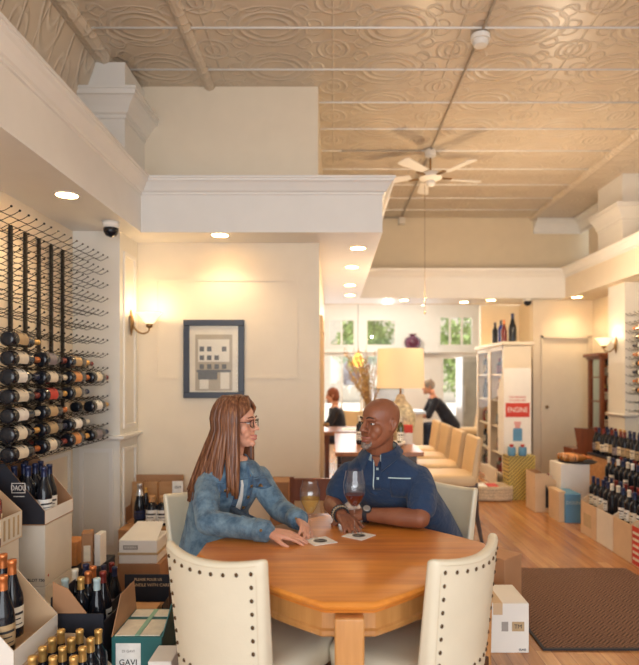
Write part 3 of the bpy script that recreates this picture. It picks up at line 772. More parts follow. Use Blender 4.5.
# stack by the rack: two cartons and a navy display case
carton('tall white carton, lower of the stack under the navy case', -1.90,-1.565,3.2,3.53,0,.318, prints=(('rectF',(.06,.11,.2,.235,M_paper)),('textF',('GB',.02,M_inkb,.1,.25))))
carton('white carton directly under the navy case, upper of two', -1.90,-1.565,3.2,3.53,.32,.652, prints=(('textF',('MERLOT 750',.022,M_inkb,.105,.035)),('textR',('+',.03,M_red,-.13,.05))))
t = display('navy-sided open wine case on the white cartons under the rack', -1.92,-1.562,3.19,3.54,.656,.335,.075,M_cartonw,M_kraft,flat=.14,mf=M_black)
m = MB(); 
for a in ((.0,.175,.075,.179),(.0,.226,.075,.23),(.0,.179,.004,.226),(.071,.179,.075,.226)): m.box((a[0],-.1765,a[1]),(a[2],-.1755,a[3]))
m.box((.01,-.1765,.155),(.07,-.1755,.159)).build('logo_outline', M_inkw, t); text('DAOU', .040, M_inkw, t, (.038,-.1765,.202), FRONT, sx=.7)
k = 0
for (x,y,kd,fo,lb,ds) in ((X(24,3.28),3.28,'bordeaux',M_bluef,M_paperw,'white-necked'),(X(30,3.33),3.37,'bordeaux',M_bluef,M_paperk,'navy-capped'),(X(38,3.28),3.28,'bordeaux',M_bluef,None,'dark'),(X(44,3.37),3.38,'bordeaux',M_bluef,M_paperk,'dark'),
        (X(54,3.28),3.28,'burgundy',M_bluef,M_paperw,'sloping-shouldered'),(X(59,3.38),3.38,'burgundy',M_bluef,M_paperw,'sloping-shouldered'),(X(34,3.46),3.47,'bordeaux',M_bluef,None,'dark'),(X(50,3.47),3.47,'bordeaux',M_bluef,None,'dark')):
    pos = ['nearest the rack wall','second from the rack wall','third along, front','third along, middle','front right','middle right','rear left','rear right'][k]
    bottle(kd, M_glassd, fo, lb, (x-.055,y,.664), ds+' wine bottle standing in the navy-sided case, '+pos, 'bottles in the navy case', rot=(0,0,rr.uniform(0,1))); k += 1
# stack nearer the camera on the left
carton('white carton at the floor, bottom of the leftmost stack', -1.96,-1.62,2.70,3.04,0,.30)
carton('white carton with handwriting, second up in the leftmost stack', -1.96,-1.62,2.70,3.04,.302,.63, prints=(('textR',('Hof',.07,M_inkb,.02,.22)),))
t = display('cream open case at the left edge of the picture', -1.97,-1.61,2.69,3.05,.634,.34,.135,M_kraftl,M_kraftl,flat=.14,lipm=M_carton)
m = MB()
for q in range(8): m.box((.1795,-.16+q*.042,.02),(.1815,-.145+q*.042,.12))
m.build('printed_stripes', M_papert, t)
bottle('bordeaux', M_glassr, M_redf, M_paperw, (X(-2,2.85),2.80,.641), 'red bottle with pale label in the cream case at left edge', None)
bottle('bordeaux', M_glassr, M_redf, M_paper, (X(-4,2.95),2.93,.641), 'second red bottle, rear one in the cream left edge case', None)
# copper topped bottles
carton('low white carton under the copper-topped bottles', -1.56,-1.22,2.24,2.59,0,.328)
display('kraft open case holding the copper-topped bottles at left', -1.57,-1.215,2.24,2.60,.33,.30,.085,M_cartonw,M_kraftl,flat=.16)
for k,(px,py,Y) in enumerate(((3,572,2.32),(12,560,2.42),(3,553,2.50),(19,575,2.45))):
    if k == 3: continue
    bottle('burgundy', M_glassd, M_copper, M_papert if k!=1 else M_paper, (X(px,Y),Y,.366+(.03 if k!=0 else 0)), 'copper-topped wine bottle in kraft case, '+['front one','right one with pale label','rear one'][k], 'copper-topped bottles', rot=(0,0,.7), ink=M_inkb, s=1.06)
# gold foil bottles on the floor
t = display('low white case full of gold-foiled bottles at bottom left', -1.212,-.955,2.24,2.60,0,.33,.17,M_carton,M_kraftl,flat=.10)
for c, x in enumerate((-1.165,-1.085,-1.005)):
    for r in range(4):
        bottle('bordeaux', M_glassd, M_gold, None, (x+ (.0),2.283+r*.08,.077 if True else 0), 'gold-foiled wine bottle in the low case, %s column, %s from front'%(['left','middle','right'][c],ORD[r]), 'gold-foiled bottles', rot=(0,0,0))
MB().box((-1.20,2.25,.006),(-.965,2.59,.076)).build('carton_insert', M_kraft)
bpy.data.objects['carton_insert']['label'] = 'kraft insert raising the gold-foiled bottles in their case'; bpy.data.objects['carton_insert']['category'] = 'carton insert'
# black case with mixed bottles
carton('black carton under the mixed-bottle case', -1.275,-1.035,2.66,3.05,0,.20, M_black, tape=False)
t = thing('open_wine_case', 'black-fronted open case of mixed bottles with torn kraft flap', 'open case', (-1.155,2.85,.202))
m = MB().box((-.12,-.19,0),(.12,.19,.005)).box((-.12,-.195,0),(.12,-.19,.19)).box((.115,-.19,0),(.12,.19,.15)).box((-.12,-.19,0),(-.115,.19,.26)); m.build('case_body', M_black, t)
MB().extr([(-.113,-.186,.01),(.04,-.186,.19),(-.045,-.186,.30),(-.113,-.186,.33)], (0,.004,0)).build('torn_flap', M_kraft, t)
mix = ((65,580,2.78,'bordeaux',M_bluel,'pale blue capped'),(75,568,2.92,'bordeaux',M_whitef,'cream capped'),(81,581,2.80,'bordeaux',M_gold,'yellow capped'),(88,577,2.88,'bordeaux',M_copper,'orange capped'),(93,571,2.96,'bordeaux',M_copper,'amber capped'),(97,584,2.80,'burgundy',M_bluel,'grey-green capped'),(103,572,2.90,'burgundy',M_redf,'dark topped'),(86,566,3.0,'bordeaux',M_bluef,'navy capped'))
for k,(px,py,Y,kd,fo,ds) in enumerate(mix):
    zt = Z(py,Y); H = .30
    bottle(kd, M_glassd, fo, M_paperw if k%3==0 else M_bluef, (X(px,Y),Y,.208+max(0,zt-.508-.05)), ds+' wine bottle in the black-fronted case', None, rot=(0,0,.3*k))
# dark case with tall red capped bottle beside the pier
carton('low dark tray behind the mixed-bottle case', -1.44,-1.24,3.42,3.72,0,.028, M_black, tape=False, name='tray', cat='tray')
for k,(px,py,Y,kd,fo,ds) in enumerate(((102,560,3.55,'burgundy',M_bluef,'navy topped'),(110,558,3.6,'burgundy',M_redf,'dark red topped'),(113,570,3.52,'burgundy',M_bluef,'black topped'))):
    bottle(kd, M_glassd, fo, M_paperk, (X(px,Y)+.01,Y,.030), ds+' bottle standing on the low dark tray by the pier', None)
carton('brown kraft carton against the cream wall behind the woman', X(270,4.6),X(288.5,4.6),4.6,4.85,0,Z(482,4.6), M_kraft, tape=False)
carton('dark blue-grey carton on the floor by the left wainscot', -1.72,-1.46,3.62,3.95,0,.27, M_black, tape=False)
carton('slim kraft gift box on the blue-grey carton', -1.575,-1.51,3.66,3.75,.272,.49, M_kraft, tape=False, rz=.3, prints=(('rectF',(-.02,.02,.04,.14,M_paper)),))
carton('slim white gift box right of the kraft gift box', -1.50,-1.462,3.70,3.80,.272,.47, M_cartonw, tape=False)
carton('small orange-brown box left of the gift boxes', -1.70,-1.61,3.70,3.85,.272,.42, M_papero, tape=False)
# teal case, white box in front and flaps
t = carton('teal open-flapped case with cream dividers by the front chair', X(113,2.62),X(163,2.62),2.60,2.92,0,.312, M_teal, tape=False)
hx = (X(163,2.62)-X(113,2.62))/2
MB().box((-hx+.012,-.15,.3125),(-.012,.02,.316)).box((.012,-.15,.3125),(hx-.012,.02,.316)).box((-hx+.012,.06,.3125),(hx-.012,.14,.316)).build('divider_card', M_paper, t)
MB().box((-.010,-.15,.3125),(.010,.14,.318)).build('green_strip', M_green, t)
MB().box((-hx+.02,-.1612,.17),(-hx+.13,-.16,.285)).build('white_sticker', M_paperw, t)
text('GAVI', .036, M_inkb, t, (-hx+.075,-.162,.20), FRONT); text('DI GAVI', .016, M_inkg, t, (-hx+.075,-.162,.25), FRONT)
MB().extr([(-hx,-.16,.312),(-hx,.16,.312),(-hx-.01,.16,.45),(-hx-.01,-.02,.45)], (.004,0,0)).build('left_flap', M_kraft, t)
MB().extr([(hx,-.16,.312),(hx,.16,.312),(hx+.03,.16,.44),(hx+.03,-.12,.44)], (.004,0,0)).build('right_flap', M_teal, t)
carton('small white box in front of the teal case', X(150,2.45),X(166,2.45)+.03,2.42,2.57,0,.29, M_cartonw, tape=False)
t = thing('open_wine_case', 'black open case printed with a handling note, behind the teal case', 'open case', (-1.09,3.35,0))
MB().box((-.15,-.12,0),(.15,.16,.10)).box((-.15,.155,.10),(.15,.16,.285)).box((-.15,-.1,.10),(-.146,.155,.2)).box((.146,-.1,.10),(.15,.155,.2)).build('case_body', M_black, t)
text('PLEASE POUR US', .022, M_kraftl, t, (-.01,.153,.255), FRONT); text('HANDLE WITH CARE', .025, M_kraftl, t, (.0,.153,.222), FRONT)
MB().box((-.11,-.10,.10),(.10,.12,.135)).box((-.10,-.10,.135),(.10,.04,.16)).build('inner_tray', M_crate, t)
# stack beneath the picture: wooden crate, white box, kraft case with bottles
carton('kraft carton under the white lidded box by the wall', X(118,4.0),X(160,4.0),4.0,4.30,0,.19, M_kraft, tape=False, prints=(('rectF',(-.10,.10,.0,.02,M_kraftl)),))
t = carton('white lidded box with a printed label near the pier', X(118,4.0)+.005,X(157,4.0),4.0,4.28,.192,.345, M_cartonw, tape=False, prints=(('rectF',(-.10,.0,.095,.125,M_inkg)),('textF',('BARBERA',.020,M_cartonw,-.05,.11))))
MB().box((-.137,-.146,.06),(.137,.142,.075)).build('brown_band', M_papert, t)
MB().extr([(-.13,-.14,.153),(.13,-.14,.153),(.10,.13,.22),(-.09,.13,.22)], (0,0,.004)).build('raised_lid', M_cartonw, t)
t = carton('low brown wooden crate against the wall under the bottles', X(124,4.55)-.02,X(170,4.55),4.48,4.93,0,.30, M_crate, tape=False, name='wooden_crate', cat='crate')
t = thing('open_wine_case', 'kraft open case with compartments behind the champagne bottle', 'open case', (X(147,4.6),4.78,.302))
m = MB().box((-.20,.12,0),(.21,.126,.345)).box((-.20,-.1,0),(-.195,.12,.12)).box((.205,-.1,0),(.21,.12,.20)).box((-.2,-.1,0),(.21,.12,.006))
m.extr([(-.20,.0,.1),(-.20,.12,.1),(-.20,.12,.345)],(.005,0,0)).extr([(.205,-.05,.2),(.205,.12,.2),(.205,.12,.345)],(.005,0,0)); m.build('case_body', M_kraft, t)
MB().box((-.10,.0,.006),(-.095,.12,.30)).box((.02,.0,.006),(.025,.12,.30)).box((-.195,.05,.006),(.205,.055,.30)).build('dividers', M_crate, t)
c_ = MB().box((X(169,4.66),4.755,.42),(X(180,4.66),4.760,.62)).build('price_card', M_paperw); tag(c_, 'white printed card clipped inside the kraft case', 'card')
text('2019', .028, M_inkb, c_, (X(174.5,4.66),4.754,.57), FRONT); text('RESERVE', .016, M_inkb, c_, (X(174.5,4.66),4.754,.51), FRONT)
bottle('champagne', M_glassd, M_silver, M_bluef, (X(139,4.6),4.62,.309), 'champagne bottle with silver foil in the kraft case', None)
bottle('flute', M_glassd, M_gold, M_paperw, (X(145,4.7),4.72,.309), 'slim dark bottle with gold cap behind the champagne', None, s=.8)
bottle('squat', M_glassd, M_crate, M_paperw, (X(152,4.6),4.60,.309), 'squat white-labelled bottle with wooden stopper, left of two', 'stoppered bottles')
bottle('squat', M_glassd, M_crate, M_paperw, (X(163,4.6),4.60,.309), 'squat white-labelled bottle with wooden stopper, right of two', 'stoppered bottles')
# white carton by the right front chair, kraft box behind
t = carton('white wine carton on the floor beside the right front chair', X(529,3.116)-.33,X(529,3.116),3.116,3.40,0,.262, M_cartonw, prints=(('rectF',(.02,.055,.115,.165,M_inkg)),('rectF',(.075,.14,.115,.165,M_papert)),('textF',('TM',.03,M_inkb,.107,.14)),('textF',('GLASS',.014,M_inkb,.13,.018))))
carton('kraft carton turned at an angle behind the white one', .93,1.13,3.58,3.80,0,.36, M_kraft, tape=False, rz=.75)
# entrance mat
m = MB().prism([(1.137,3.16),(2.35,3.16),(2.22,4.48),(1.137,4.48)],.001,.008); m.mi = 1
t = m.build('entrance_mat', [M_mat, M_black]); tag(t, 'brown woven-pattern entrance mat on the wood floor', 'mat')
m = MB().box((1.12,3.14,.001),(2.37,3.158,.010)).box((1.12,3.16,.001),(1.135,4.48,.010)); m.build('rubber_edge', M_black, t)
# ------------------------------------------------------------------ the table
TC = Vector((.052,2.45)); S_ = .48; CLIP = .113
def octo(s, clip, bow=.022, n=8):
    out = []
    for k in range(4):
        a = k*PI/2; R2 = Matrix.Rotation(a,2)
        p0 = Vector((-s+clip, -s)); p1 = Vector((s-clip, -s))
        for i in range(n+1):
            u = i/n; p = p0.lerp(p1,u); p.y -= bow*(1-(2*u-1)**2); out.append(R2@p)
    return out
t = thing('dining_table', 'honey wood square table with clipped corners in the foreground', 'table', (TC.x,TC.y,0), PI/4)
rs = []
for s, z in ((S_-.035,.700),(S_-.022,.706),(S_-.02,.716),(S_-.006,.722),(S_,.730),(S_+.002,.738),(S_-.003,.747),(S_-.012,.750)):
    rs.append([(p.x,p.y,z) for p in octo(s, CLIP)])
MB().rings(rs).build('table_top', M_table, t, smooth=True, auto=.7)
rs = [[(p.x,p.y,z) for p in octo(s, .125)] for s, z in ((S_-.065,.600),(S_-.062,.606),(S_-.062,.620),(S_-.068,.626),(S_-.068,.70))]
ri = [[(p.x,p.y,z) for p in octo(S_-.09, .125)] for z in (.70,.60)]
MB().rings(rs+ri+[rs[0]], cap=False).build('apron', M_tleg, t, smooth=True, auto=.6)
for k in range(4):
    a = -3*PI/4 + k*PI/2
    m = MB(); m.M = Matrix.Rotation(a+PI/2,4,'Z')   # leg squares to the clipped corner
    r = .553; 
    m.rings([[(x,-r+y,z) for x,y in ((-w,-w),(w,-w),(w,w),(-w,w))] for w,z in ((.036,0),(.047,.58),(.047,.70))])
    m.build('leg', M_tleg, t, bevel=.006)
# ------------------------------------------------------------------ chairs
def make_chair(label, loc, rz, M_l=M_leather, nails=True, name='dining_chair', group='cream leather dining chairs at the table', lift=0, bh=.48):
    t = thing(name, label, 'chair', loc, rz, group)      # faces +Y
    nu, nv = 14, 8; m = MB()
    def bp(u, v, side):
        w = .198+.022*v
        x = u*w; y = -.215 + .055*u*u - .055*v - .03*max(0,v-.75)*2*0
        z = .40 + lift + bh*v - .022*v*(1-u*u)
        th = .030*(1-.35*v)
        y += th*side
        if v > .99: z += 0
        return (x,y,z)
    g = {}
    for sd in (-1,1):
        for i in range(nu+1):
            for j in range(nv+1): g[(sd,i,j)] = m.pt(bp(-1+2*i/nu, j/nv, sd))
    for i in range(nu):
        for j in range(nv):
            m.face((g[(-1,i,j)],g[(-1,i+1,j)],g[(-1,i+1,j+1)],g[(-1,i,j+1)])); m.face((g[(1,i,j)],g[(1,i,j+1)],g[(1,i+1,j+1)],g[(1,i+1,j)]))
        m.face((g[(-1,i,nv)],g[(-1,i+1,nv)],g[(1,i+1,nv)],g[(1,i,nv)])); m.face((g[(-1,i,0)],g[(1,i,0)],g[(1,i+1,0)],g[(-1,i+1,0)]))
    for j in range(nv):
        m.face((g[(-1,0,j)],g[(-1,0,j+1)],g[(1,0,j+1)],g[(1,0,j)])); m.face((g[(-1,nu,j)],g[(1,nu,j)],g[(1,nu,j+1)],g[(-1,nu,j+1)]))
    bk = m.build('backrest', M_l, t, bevel=.016, seg=4)
    if nails:
        nme = MB().sphere((0,0,0),(.0074,.0048,.0074),8,6).mesh('nailhead', M_nail); nme.polygons.foreach_set('use_smooth',[True]*len(nme.polygons))
        def nail(u, v):
            p = Vector(bp(u,v,-1)); o = bpy.data.objects.new('nailhead', nme); COL.objects.link(o); o.parent = t; o.location = (p.x,p.y-.0005,p.z)
        for k in range(9): nail(-.84+1.68*k/8, .915)
        for k in range(9):
            if k: nail(-.84,.915-.094*k); nail(.84,.915-.094*k)
        for k in range(1,8): nail(-.84+1.68*k/8, .915-.094*8)
        sm = MB()
        for sd_ in (-1,1):
            sm.tube([tuple(Vector(bp(sd_*.91,v/10,-1))+Vector((0,-.0003,0))) for v in range(1,10)],.0012,5,sub=1)
        sm.tube([tuple(Vector(bp(-.91+1.82*k/12,.965,-1))+Vector((0,-.0003,0))) for k in range(13)],.0012,5,sub=1)
        sm.build('seam', mat('seam_leather',(.62,.54,.40),.5), t)
    m = MB(); rs = []
    for z, q in ((.395,.0),(.40,.008),(.455,.012),(.478,.004),(.490,-.02),(.495,-.06)):
        ring = []
        for k in range(40):
            a = 2*PI*k/40; c, s = math.cos(a), math.sin(a); e = .32
            hx = .215+q; hy = .215+q
            x = hx*math.copysign(abs(c)**e, c)*(1+.06*(math.sin(a)>0)*abs(s)); y = .02+hy*math.copysign(abs(s)**e, s)
            ring.append((x,y,z+lift))
        rs.append(ring)
    m.rings(rs).build('seat', M_l, t, smooth=True)
    MB().box((-.195,-.18,.345+lift),(.195,.215,.398+lift)).build('seat_rail', M_bwood, t, bevel=.004)
    for sx in (-1,1):
        m = MB(); m.rings([[(sx*.18+a*w,.19+b*w,z) for a,b in ((-1,-1),(1,-1),(1,1),(-1,1))] for w,z in ((.014,0),(.021,.39+lift))]); m.build('leg', M_bwood, t, bevel=.003)
        m = MB(); m.rings([[(sx*.175+a*w,y+b*w,z) for a,b in ((-1,-1),(1,-1),(1,1),(-1,1))] for w,y,z in ((.014,-.25,0),(.018,-.20,.25),(.02,-.19,.42+lift))]); m.build('leg', M_bwood, t, bevel=.003)
    return t
def at45(dx, dy): return Vector((dx,dy,0))
c0 = make_chair('cream nailhead chair with its back to the camera, left front', (-.418+.25*.52,1.965+.25*.85,0), -.55)
dup(c0, (.482-.25*.75,2.02+.25*.66,0), .85, 'cream nailhead chair with its back to the camera, right front')
dup(c0, (-.685+.215*.707,3.08-.215*.707,0), -3*PI/4, 'cream leather chair under the woman in the denim jacket')
dup(c0, (.60-.215*.707,3.27-.215*.707,0), 3*PI/4-.1, 'cream leather chair under the man in the navy shirt')
# ------------------------------------------------------------------ on the table
def coaster(x, y, rz, label):
    t = MB().box((-.055,-.055,.7505),(.055,.055,.7525)).build('paper_coaster', M_paperw); t.location = (x,y,0); t.rotation_euler = (0,0,rz); tag(t, label, 'coaster', 'paper coasters')
    MB().lathe([(.030,.7526),(.030,.7532),(.024,.7532),(.024,.7526)],28).box((-.018,-.005,.7526),(.018,.005,.7532)).build('printed_crest', M_inkg, t)
coaster(-.055,2.545,.5,'white paper coaster under the white wine glass'); coaster(.115,2.63,.9,'white printed coaster under the red wine glass')
def wineglass(x, y, label, H, R, wine, lvl, zc=.7535):
    t = thing('wine_glass', label, 'wine glass', (x,y,zc))
    hs = H*.42
    bowl = [(.004,hs),(.015,hs+.004),(R*.62,hs+.025),(R*.93,hs+.058),(R,hs+.085),(R*.97,hs+.11),(R*.86,H-.03),(R*.75,H)]
    inner = [(r-.0008,z+.0008) for r,z in bowl]
    MB().lathe([(R*.80,0),(R*.80,.0015),(.02,.004),(.006,.012),(.0038,.03),(.0036,hs-.01),(.006,hs)]+bowl[1:],36, cap=False).build('glass', M_clear, t, smooth=True)
    pr = [(0,hs+.0065)]
    for (r0,z0),(r1,z1) in zip(inner[1:], inner[2:]):
        if z0 >= lvl: break
        pr.append((r0-.0004,z0+.0002))
        if z1 > lvl: q = (lvl-z0)/(z1-z0); pr.append((r0+(r1-r0)*q-.0004,lvl))
    pr.append((0,lvl)); MB().lathe(pr,28).build('wine', wine, t, smooth=True, auto=.9)
    return t
gx, gy = X(310,2.59), 2.59
wineglass(gx, gy, 'glass of white wine between the woman and the coaster edge', .252, .045, M_winew, .175)
wineglass(X(354.5,2.67), 2.67, 'large glass of red wine in front of the man', .285, .052, M_winer, .175)
# ------------------------------------------------------------------ back of the shop
# bar table with lamp, four chairs down its side
t = thing('long_table', 'long dark wooden table carrying the cream table lamp', 'table', (.44,6.5,0))
MB().box((-.42,-.95,.71),(.42,.95,.75)).build('table_top', M_bartop, t, bevel=.006)
MB().box((-.36,-.88,.62),(.36,.88,.71)).build('apron', M_bwood, t)
for a in (-1,1):
    for b_ in (-1,1): MB().box((a*.36-.03,b_*.86-.03,0),(a*.36+.03,b_*.86+.03,.62)).build('leg', M_bwood, t)
bc = None
for k, Y in enumerate((5.35,5.98,6.61,7.24)):
    lab = 'butter-coloured upholstered chair, %s of four along the long table'%['nearest','second nearest','third nearest','farthest'][k]
    if bc is None: bc = make_chair(lab, (1.06,Y,0), PI/2, M_leather2, nails=False, group='chairs in a row at the long table', lift=.11, bh=.42)
    else: dup(bc, (1.06,Y,0), PI/2, lab)
dup(bc, (.35,9.3,0), PI, 'butter-coloured chair standing left of the branches vase', 'chairs in the far room')
dup(bc, (2.28,9.95,0), PI/2, 'butter-coloured chair at the back of the bending person', 'chairs in the far room')
dup(bc, (.95,8.9,0), PI, 'butter-coloured chair behind the table lamp base', 'chairs in the far room')
# lamp
t = thing('table_lamp', 'table lamp with wide cream drum shade and mottled ceramic base', 'lamp', (X(400.5,6.5),6.5,.751))
MB().lathe([(.10,0),(.105,.02),(.14,.10),(.165,.20),(.16,.30),(.12,.39),(.06,.45),(.045,.50),(.03,.52)],28).build('base', None or mat('mottled_ceramic',(.62,.56,.38),.35,var=.35,vs=28), t, smooth=True)
MB().lathe([(.012,.50),(.012,.62)],8).build('stem', M_brass, t)
m, nt, b = newmat('linen_shade'); b.inputs['Base Color'].default_value=(.80,.58,.36,1); b.inputs['Roughness'].default_value=.9
b.inputs['Emission Color'].default_value=(1,.70,.40,1); b.inputs['Emission Strength'].default_value=.30
bumpn(nt,b,noise(nt,coord(nt),220,2),.1,.002); M_linen = m
z0 = Z(388,6.5)-.751; z1 = Z(349,6.5)-.751
MB().lathe([(.262,z0),(.252,z1),(.249,z1),(.259,z0),(.262,z0)],40).build('lamp_shade', M_linen, t, smooth=True, auto=.8)
l = bpy.data.lights.new('table_lamp_bulb','POINT'); l.energy=6; l.color=(1,.74,.42); l.shadow_soft_size=.06; lo=bpy.data.objects.new('table_lamp_bulb',l); COL.objects.link(lo); lo.location=(X(400.5,6.5),6.5,Z(368,6.5))
# vase of branches
t = thing('branch_vase', 'vase of tall dried branches left of the table lamp', 'vase', (.43,6.95,.751))
MB().lathe([(.05,0),(.07,.03),(.09,.14),(.08,.24),(.05,.30),(.055,.33)],20).build('vase', mat('smoky_green_glaze',(.20,.20,.12),.25), t, smooth=True)
br = MB(); lf = MB(); r2 = random.Random(5)
for k in range(46):
    a = r2.uniform(PI*.75,PI*1.25) if k%3 else r2.uniform(0,2*PI); L = r2.uniform(.45,.85); sp = r2.uniform(.05,.55)
    ex, ez = math.cos(a)*sp*L*.9, .30+L*math.sqrt(max(.1,1-sp*sp))*.95
    p0 = Vector((0,0,.28)); p1 = Vector((ex*.4, math.sin(a)*sp*.2, .28+(ez-.28)*.55)); p2 = Vector((ex, math.sin(a)*sp*.4, ez))
    br.tube([p0,p1,p2],[.004,.003,.002],5,sub=3)
    for q in range(16):
        u = r2.uniform(.35,1); c = p0.lerp(p1,u*2) if u<.5 else p1.lerp(p2,u*2-1); c = c+Vector((r2.uniform(-.02,.02),r2.uniform(-.02,.02),r2.uniform(-.02,.02)))
        e = Euler((r2.uniform(0,6),r2.uniform(0,6),0)).to_matrix(); s_=.018
        lf.face([lf.pt(c+e@Vector(w_)) for w_ in ((-s_,0,0),(0,-s_*.4,0),(s_,0,0),(0,s_*.4,0))])
br.build('branches', mat('dry_twig',(.36,.20,.08),.8), t, smooth=True); lf.build('dry_leaves', mat('dry_leaf',(.58,.40,.15),.7,var=.4,vs=20), t)
# pendant
t = thing('pendant_lamp', 'small amber glass pendant hanging above the dried branches', 'pendant lamp', (X(358,10.2),10.2,3.1))
MB().lathe([(.04,0),(.045,-.02),(.01,-.03)],12).build('canopy', M_brass, t); MB().tube([(0,0,-.02),(0,0,-1.25)],.004,5).build('cord', M_black, t)
MB().lathe([(.02,-1.22),(.07,-1.27),(.10,-1.36),(.08,-1.44),(0,-1.47)],18).build('glass_globe', emis('amber_glow',(1,.55,.12),2.0), t, smooth=True)
# things on the long table
t = thing('menu_box', 'red and white condiment box on the long table right of lamp', 'box', (.78,6.25,.751))
MB().box((-.06,-.04,0),(.06,.04,.12)).build('box_body', M_paperw, t); MB().box((-.061,-.041,.12),(.061,.041,.20)).build('red_top', M_red, t)
for k,(x,y,m_,kd,ds) in enumerate(((.70,6.1,M_glassg,'bordeaux','olive'),(.79,6.7,M_glassd,'burgundy','dark'),(.80,6.95,M_glassa,'bordeaux','amber'),(.28,6.2,M_glassd,'bordeaux','black'))):
    bottle(kd, m_, M_whitef, M_paperw, (x,y,.751), ds+' wine bottle standing on the long lamp table', None)
for k,(x,y) in enumerate(((.50,6.05),(.62,6.0))):
    t = MB().lathe([(.06,.0),(.10,.02),(.12,.05),(.115,.05),(.09,.022),(0,.018)],20).build('bowl', M_cartonw, smooth=True); t.location=(x,y,.751); tag(t,'small white bowl on the long table, %s of two'%['left','right'][k],'bowl')
# wooden table at far left passage
t = thing('wooden_table', 'reddish wooden table seen through the passage beside the wall', 'table', (.28,8.05,0))
MB().box((-.42,-.4,.70),(.42,.4,.75)).build('table_top', M_bartop, t, bevel=.005)
for a in (-1,1):
    for b_ in (-1,1): MB().box((a*.36-.03,b_*.34-.03,0),(a*.36+.03,b_*.34+.03,.70)).build('leg', M_rwood, t)
t = MB().box((-.13,-.1,0),(.13,.1,.006)).build('paper_menu', M_paperw); t.location=(.25,8.0,.751); tag(t,'white paper menu lying on the reddish wooden table','paper')
# high red-brown chair behind the glasses
t = thing('wooden_chair', 'low red-brown wooden chair behind the two wine glasses', 'chair', (-.13,4.30,0))
MB().box((-.20,-.2,.38),(.20,.2,.42)).build('seat', M_rwood, t, bevel=.01)
MB().box((-.18,.17,.52),(.18,.20,.69)).box((-.20,.17,.42),(-.165,.20,.70)).box((.165,.17,.42),(.20,.20,.70)).build('backrest', M_rwood, t, bevel=.006)
for a in (-1,1):
    for b_ in (-1,1): MB().box((a*.178-.02,b_*.17-.02,0),(a*.178+.02,b_*.17+.02,.38)).build('leg', M_rwood, t)
# round dark vase on the ledge
t = MB().lathe([(.07,0),(.12,.03),(.20,.12),(.22,.20),(.19,.29),(.10,.34),(.06,.36),(.11,.40)],24).build('round_vase', mat('plum_glaze',(.09,.015,.04),.2), smooth=True)
t.location = (X(412,YB-.1),YB-.06-.0,Z(351,YB)); t.scale=(.85,.3,.92); tag(t,'dark plum round vase on the ledge between the far windows','vase')
t.scale=(.85,.85,.9); t.location.y = YB-.2
MB_l = struct(MB().box((X(400,YB),YB-.42,Z(351,YB)-.04),(X(437,YB),YB,Z(351,YB)-.001)), 'window_7', M_white)
# steel cooler
t = thing('drinks_cooler', 'grey glass-door cooler at the far right of the window wall', 'cooler', (X(470,11.6),11.6,0))
MB().box((-.22,-.3,0),(.12,.3,1.85)).build('cabinet', M_steel, t, bevel=.01)
MB().box((-.20,-.33,.15),(.10,-.30,1.75)).build('door', mat('cooler_glass',(.35,.36,.34),.15), t); MB().box((-.19,-.36,.8),(-.17,-.33,1.3)).build('handle', M_steel, t)
# low counter the bending person leans on
t = thing('service_counter', 'far service counter with steel top in front of the bending person', 'counter', (1.05,9.9,0))
MB().box((-.5,-.3,0),(.42,.3,.86)).build('base', M_cream, t); MB().box((-.54,-.34,.86),(.46,.34,.90)).build('counter_top', M_steel, t)
t = thing('coffee_machine', 'silver coffee machine on the far service counter', 'coffee machine', (.95,9.95,.901))
MB().box((-.25,-.2,.10),(.2,.2,.16)).box((-.25,-.2,0),(-.2,.2,.10)).box((.15,-.2,0),(.2,.2,.10)).box((-.28,-.22,.16),(.22,.2,.36)).build('body', M_steel, t, bevel=.01)
MB().box((-.28,-.22,.36),(.22,.2,.40)).build('warming_tray', M_bluel, t)

# ------------------------------------------------------------------ white bottle cabinet
cx0, cx1, cy0, cy1, ch = X(505,7.8), X(531,7.8), 7.8, 8.6, 1.88
t = thing('display_cabinet', 'tall white open-front cabinet of bottles, poster leaning on it', 'cabinet', (cx0,cy0,0))
w_ = cx1-cx0; d_ = 1.45
m = MB().box((0,0,0),(w_,.03,ch)).box((0,d_-.03,0),(w_,d_,ch)).box((0,0,0),(w_,d_,.1)).box((0,d_*.5-.03,0),(w_,d_*.5+.03,ch)); m.build('carcass', M_cream, t); MB().box((w_-.02,.03,.1),(w_,d_-.03,ch)).build('back_board', M_rwood, t)
MB().box((-.05,-.05,ch),(w_+.04,d_+.03,ch+.05)).build('cornice', M_cream, t, bevel=.012)
SH = [.1,.42,.78,1.14,1.50]
for z in SH[1:]: MB().box((.01,.03,z-.02),(w_-.02,d_-.03,z)).build('shelf', M_cream, t)
for y0_,y1_ in ((.03,d_*.5-.03),(d_*.5+.03,d_-.03)):
    m = MB().box((-.02,y0_-.03,.1),(0,y0_+.04,ch)).box((-.02,y1_-.04,.1),(0,y1_+.03,ch)).box((-.02,y0_,ch-.06),(0,y1_,ch)).box((-.02,y0_,.1),(0,y1_,.16)); dd=m.build('door_frame', M_cream, t)
    MB().box((-.012,y0_+.04,.16),(-.008,y1_-.04,ch-.06)).build('door_glass', M_pane, dd)
r3 = random.Random(9); n_ = 0
